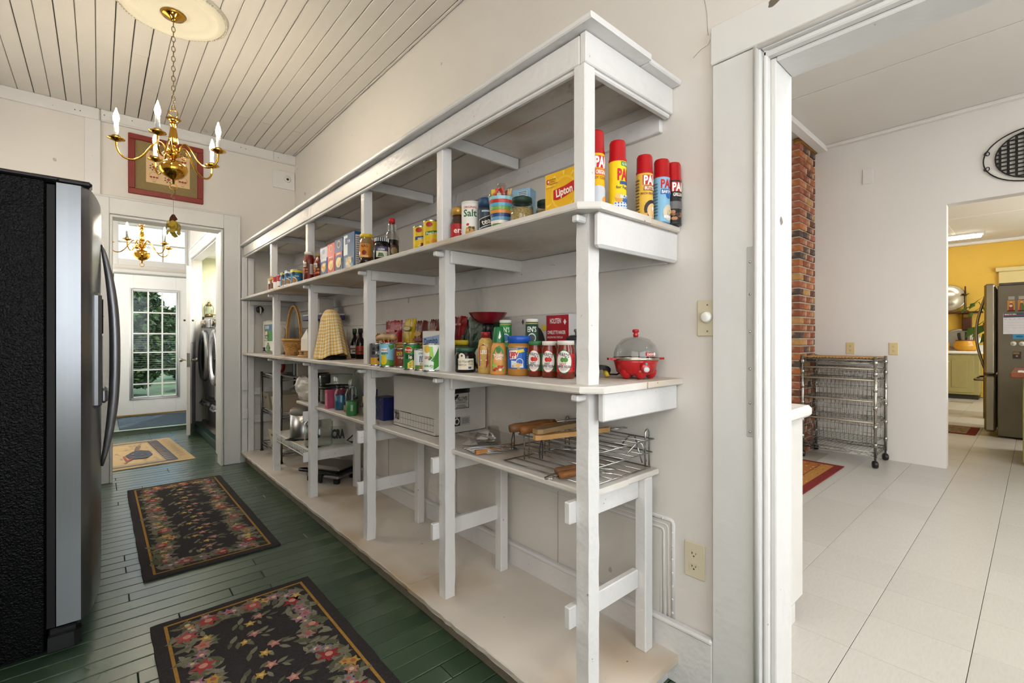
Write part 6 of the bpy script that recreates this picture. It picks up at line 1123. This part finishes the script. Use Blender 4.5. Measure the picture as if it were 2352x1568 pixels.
# round iron lattice on the wall
t = thing('wall_lattice', 'round black iron lattice with scrolls on the dining wall', 'wall decor', (5.585, .02, 2.635)); IR = M('black_iron', '26231f', .5, .4)
yc, ra, rb_ = 0, .285, .215
B().tube([(0, (ra-.0)*math.cos(a)*1.0, rb_*math.sin(a)*1.0) for a in [k*PI/24 for k in range(48)]], .005, IR, 6, closed=True).build('outer_ring', t)
B().tube([(0, .215*math.cos(a), .188*math.sin(a)) for a in [k*PI/24 for k in range(48)]], .005, IR, 6, closed=True).build('inner_ring', t)
for k in range(-4, 5):
    y = k*.047; hz = .188*math.sqrt(max(0, 1-(y/.215)**2))
    bx('lattice_strip', t, -.003, .001, y-.008, y+.008, -hz, hz, IR)
for k in range(-5, 6):
    z = k*.033; hy = .215*math.sqrt(max(0, 1-(z/.188)**2)); bx('lattice_strip', t, -.006, -.002, -hy, hy, z-.006, z+.006, IR)
for sy in (-1, 1):
    for sz in (-1, 1): B().tube([(0, sy*(.262+.02*math.cos(a)*(1-a/9)), sz*(.06+.025*math.sin(a)*(1-a/9))) for a in [k*.45 for k in range(14)]], .0035, IR, 5).build('scroll', t)
# ================================================================ kitchen things
KS = M('kitchen_fridge_side', '6d6656', .4, .5, var=.06); KD = M('kitchen_fridge_door', '8d8470', .3, .85, var=.05)
t = thing('kitchen_refrigerator', 'bronze-grey refrigerator with notes on its side in the kitchen', 'refrigerator', (0, 0, 0))
bx('cabinet', t, 7.8, 8.62, -.45, .31, .02, 1.76, KS, b=.006); d1 = B().box(7.8, 8.62, .325, .42, .73, 1.79, KD, b=.02).build('upper_door', t); d2_ = B().box(7.8, 8.62, .325, .42, .06, .715, KD, b=.02).build('freezer_drawer', t); bx('hinge_cover', t, 7.81, 7.95, -.0, .3, 1.76, 1.79, K('5c574c'), b=.006)
B().tube([(7.95, .42+.075*math.sin(PI*k/14), .78+.86*k/14) for k in range(15)], .014, KD, 8).build('handle', d1); B().tube([(7.84, .42, .66), (7.86, .5, .66), (8.5, .5, .66), (8.56, .42, .66)], .014, KD, 8).build('handle', d2_)
def sheet(name, label, cat, y0, y1, z0, z1, col, dec=None, th=.006):
    t = thing(name, label, cat, (7.8, (y0+y1)/2, (z0+z1)/2), math.radians(-90)); w_, h_ = y1-y0, z1-z0
    bx('sheet', t, -w_/2, w_/2, -th, 0, -h_/2, h_/2, K(col))
    if dec: decals(t, [tuple([s2[0]] + list(s2[1:])) for s2 in dec], front(th), eps0=.001)
    return t
sheet('wall_calendar', 'white calendar with a teal heading on the kitchen refrigerator', 'calendar', .0, .265, 1.20, 1.44, 'e4e4ea', [('r', -.13, .13, .07, .12, '2f5264'), ('t', -.075, .105, .016, 'MARCH 2021', 'f2f2f2', {'w': .09}), ('r', -.13, .13, .092, .098, 'b82c3a')] + [('r', -.12, .12, .04-k*.03, .0415-k*.03, 'b9bcc6') for k in range(4)] + [('r', -.12+k*.035, -.105+k*.035, .05, .054, 'a0a4b0') for k in range(7)])
sheet('icon_card', 'orange picture card with a dark red robed figure, left of the pair', 'card', .172, .232, 1.455, 1.59, 'c98a34', [('p', [(-.02, -.06), (.02, -.06), (.018, .0), (.008, .03), (-.008, .03), (-.018, .0)], '8a2c1c'), ('e', 0, .04, .009, .011, 'd9b48a'), ('e', -.002, .0, .014, .014, 'd8d0c0'), ('r', -.03, .03, -.067, -.05, '3a2418')])
sheet('icon_card', 'orange picture card with a green robed figure, right of the pair', 'card', .09, .15, 1.455, 1.59, 'c98a34', [('p', [(-.022, -.06), (.02, -.06), (.02, -.01), (.008, .03), (-.01, .03), (-.018, -.02)], '4f6a2c'), ('p', [(-.022, -.06), (-.004, -.06), (-.004, .02), (-.014, .02)], 'a8442c'), ('e', 0, .04, .009, .011, 'd9b48a'), ('r', -.03, .03, -.067, -.052, '3a2418')])
sheet('dark_poster', 'dark teal poster beside the picture cards on the refrigerator', 'poster', -.1, .07, 1.45, 1.62, '26414e', [('r', .0, .06, -.02, -.01, '8aa0a8'), ('r', .0, .06, .02, .03, '8aa0a8')])
for k, y in enumerate((.20, .12)): sheet('clip_magnet', ('clear clip magnet above the left picture card', 'clear clip magnet above the right picture card')[k], 'magnet', y-.025, y+.025, 1.585, 1.63, 'a8a294')
sheet('blue_card', 'bright blue card under the calendar', 'card', .085, .19, 1.145, 1.2, '3a9ac4', [('e', 0, .0, .03, .012, '1f6a9a')])
for k, y in enumerate((.185, .118)):
    o = B().lathe([(0, 0), (.026, 0), (.024, .012), (0, .014)], K('e9e6da'), seg=20).lathe([(0, .014), (.012, .014), (.01, .024), (0, .025)], K('c9c4b4'), seg=14).build('magnet_hook', loc=(7.8, y, 1.09)); o.rotation_euler = (0, -PI/2, 0); tag(o, ('round white magnet hook on the refrigerator, left one', 'round white magnet hook on the refrigerator, right one')[k], 'magnet')
sheet('photo_magnet', 'small dark photo magnet low on the refrigerator side', 'photo', .125, .19, .92, 1.0, '2a2222', [('r', -.03, .02, .01, .035, '8a6a34'), ('e', 0, -.01, .009, .009, 'c47a6a')])
GRN = M('sage_cabinet_paint', 'a09660', .5, var=.05)
t = thing('green_cabinet', 'sage green base cabinet with a white counter in the kitchen', 'cabinet', (0, 0, 0))
bx('body', t, 12.25, 12.88, .72, 1.9, .09, .86, GRN, b=.004); bx('toe_kick', t, 12.33, 12.88, .74, 1.9, 0, .09, K('3a3628')); B().box(12.2, 12.895, .66, 1.95, .86, .91, M('white_counter', 'efece6'), b=.01).build('countertop', t); bx('backsplash', t, 12.86, 12.895, .66, 1.95, .91, 1.02, M('white_counter', 'efece6'), b=.004)
for y0 in (.79, 1.22): dr = B().box(12.232, 12.25, y0, y0+.4, .13, .83, GRN, b=.003).build('cabinet_door', t); bx('door_panel', dr, 12.226, 12.234, y0+.09, y0+.31, .22, .74, GRN, b=.003); B().ball((12.22, y0+.35, .7), .014, .014, .014, CHROME).build('knob', dr)
t = thing('utensil_crock', 'yellow ceramic crock full of knives and utensils', 'crock', (12.5, .92, .91)); B().lathe([(0, 0), (.13, 0), (.17, .06), (.17, .13), (.14, .19), (.145, .2), (.12, .2)], M('yellow_glaze', 'd9a238', .2, var=.08), seg=28).build('pot', t); B().lathe([(.135, .19), (.148, .196), (.148, .21), (.12, .21)], K('7a4426')).build('rim', t)
q = random.Random(3)
for k in range(9): a = q.uniform(0, 6.28); B().tube([(.08*math.cos(a), .08*math.sin(a), .15), (.11*math.cos(a), .11*math.sin(a), .3+q.uniform(0, .08))], .014, K(('1f1c1a', '2a2622', 'c9c2b0', '1c2a20')[k % 4]), 6).build('utensil_handle', t)
o = B().lathe([(0, 0), (.2, .01), (.26, .025), (.262, .02), (.2, 0)], M('pewter', '9a968a', .35, .8), seg=36).build('oval_platter', loc=(12.84, 1.02, 1.13)); o.rotation_euler = (0, -1.4, 0); o.scale = (.8, 1.1, 1); tag(o, 'oval pewter platter leaning behind the utensil crock', 'platter')
o = B().lathe([(0, 0), (.05, 0), (.055, .16), (.05, .16)], M('yellow_glaze', 'd9a238')).build('small_yellow_pot', loc=(12.5, 1.2, .91)); tag(o, 'small yellow pot at the left end of the kitchen counter', 'pot')
t = thing('wall_shelf', 'dark wooden wall shelf on carved brackets in the kitchen', 'shelf', (0, 0, 0)); DS = M('dark_oak', '4a2614', .5, var=.2); bx('shelf_board', t, 12.72, 12.9, .7, 2.2, 1.645, 1.68, DS, b=.006); B().box(12.78, 12.9, .86, 1.0, 1.32, 1.645, DS, b=.01).box(12.76, 12.9, .87, .99, 1.55, 1.645, M('gilt_carving', '8a6a2c', .4, .5, var=.3, bump=.6, bscale=60), b=.02).build('bracket', t)
o = B().lathe([(0, .02), (.14, .02), (.16, .0), (.25, .012), (.27, .03), (.25, .03), (.16, .024), (.14, .04), (0, .04)], M('silver_plate', 'cfc8b4', .25, .9), seg=48).build('silver_charger', loc=(12.84, 1.2, 1.955)); o.rotation_euler = (0, -1.4, 0); tag(o, 'large round silver charger on the kitchen wall shelf', 'plate')
t = thing('candlestick', 'tall brass candlestick with a brown candle on the wall shelf', 'candlestick', (12.8, .95, 1.68)); B().lathe([(0, 0), (.06, 0), (.05, .015), (.02, .04), (.018, .3), (.03, .33), (.06, .35), (.055, .355), (.015, .345)], M('old_brass', '6a5a3c')).build('stick', t); B().lathe([(0, .345), (.014, .345), (.011, .5), (0, .505)], K('4a2a1a')).build('candle', t)
t = thing('house_plant', 'trailing green house plant beside the kitchen refrigerator', 'plant', (9.6, .42, 1.3)); GP = M('plant_leaf', '4f7a34', .45, var=.15)
B().lathe([(0, -.1), (.09, -.1), (.11, .08), (.1, .08), (0, .06)], K('8a4a2c')).build('pot', t)
for k, (dy, dz, s_) in enumerate(((.2, .36, .07), (.3, .28, .05), (.22, .22, .06), (.12, .02, .13), (.05, -.08, .12), (.2, .0, .12), (.02, -.25, .1), (-.05, .2, .1))):
    B().tube([(0, 0, .05), (-.01, dy*.5, dz+.1), (-.02, dy, dz)], .006, GP, 5).build('stem', t); c = Vector((-.03, dy, dz)); u = Vector((0, .5, -.8)).normalized()*s_; v = Vector((.15, .8, .5)).normalized()*s_*.45
    B().add([c-u*.2, c+u*.3+v, c+u*1.4, c+u*.3-v, c+u*.5+Vector((-.01, 0, 0))], [(0, 1, 4), (1, 2, 4), (2, 3, 4), (3, 0, 4)], GP, True).build('leaf', t)
bx('pot_stand', None, 9.5, 9.7, .3, .52, 0, 1.2, DS, b=.01); tag(bpy.data.objects['pot_stand'], 'dark wooden stand carrying the house plant', 'plant stand')
t = thing('kitchen_island', 'wood-topped green kitchen island at the right edge', 'island', (0, 0, 0)); B().box(6.07, 7.2, -1.2, .165, .80, .845, M('cherry_top', '8a4a26', .35, var=.15, scale=12, stretch=(.2, 1, 1)), b=.008).build('top', t); bx('base', t, 6.2, 7.1, -1.15, .09, .03, .80, GRN, b=.006)
o = B().box(-.1, .1, -.07, .07, 0, .008, K('ece8e0')).box(-.05, .04, -.06, .03, .008, .014, K('d9653c')).build('papers', loc=(6.3, .05, .845)); tag(o, 'white papers with a red-orange slip on the island top', 'papers')
t = thing('kitchen_rug', 'narrow red-bordered woven rug before the kitchen refrigerator', 'rug', (8.05, .95, .001)); bx('pile', t, -.3, .36, -.46, .6, 0, .008, M('deep_red_wool', '7d1c16')); q = random.Random(2); b = B(); b.box(-.26, .32, -.38, .55, .008, .0088, M('wool_a08a70', 'a08a70', .95, var=.3, scale=40))
for k in range(60): u, v = q.uniform(-.25, .28), q.uniform(-.37, .5); b.box(u, u+.03, v, v+.02, .0088, .0092, M('wool_6a5040', '6a5040', .95))
b.build('woven_pattern', t)
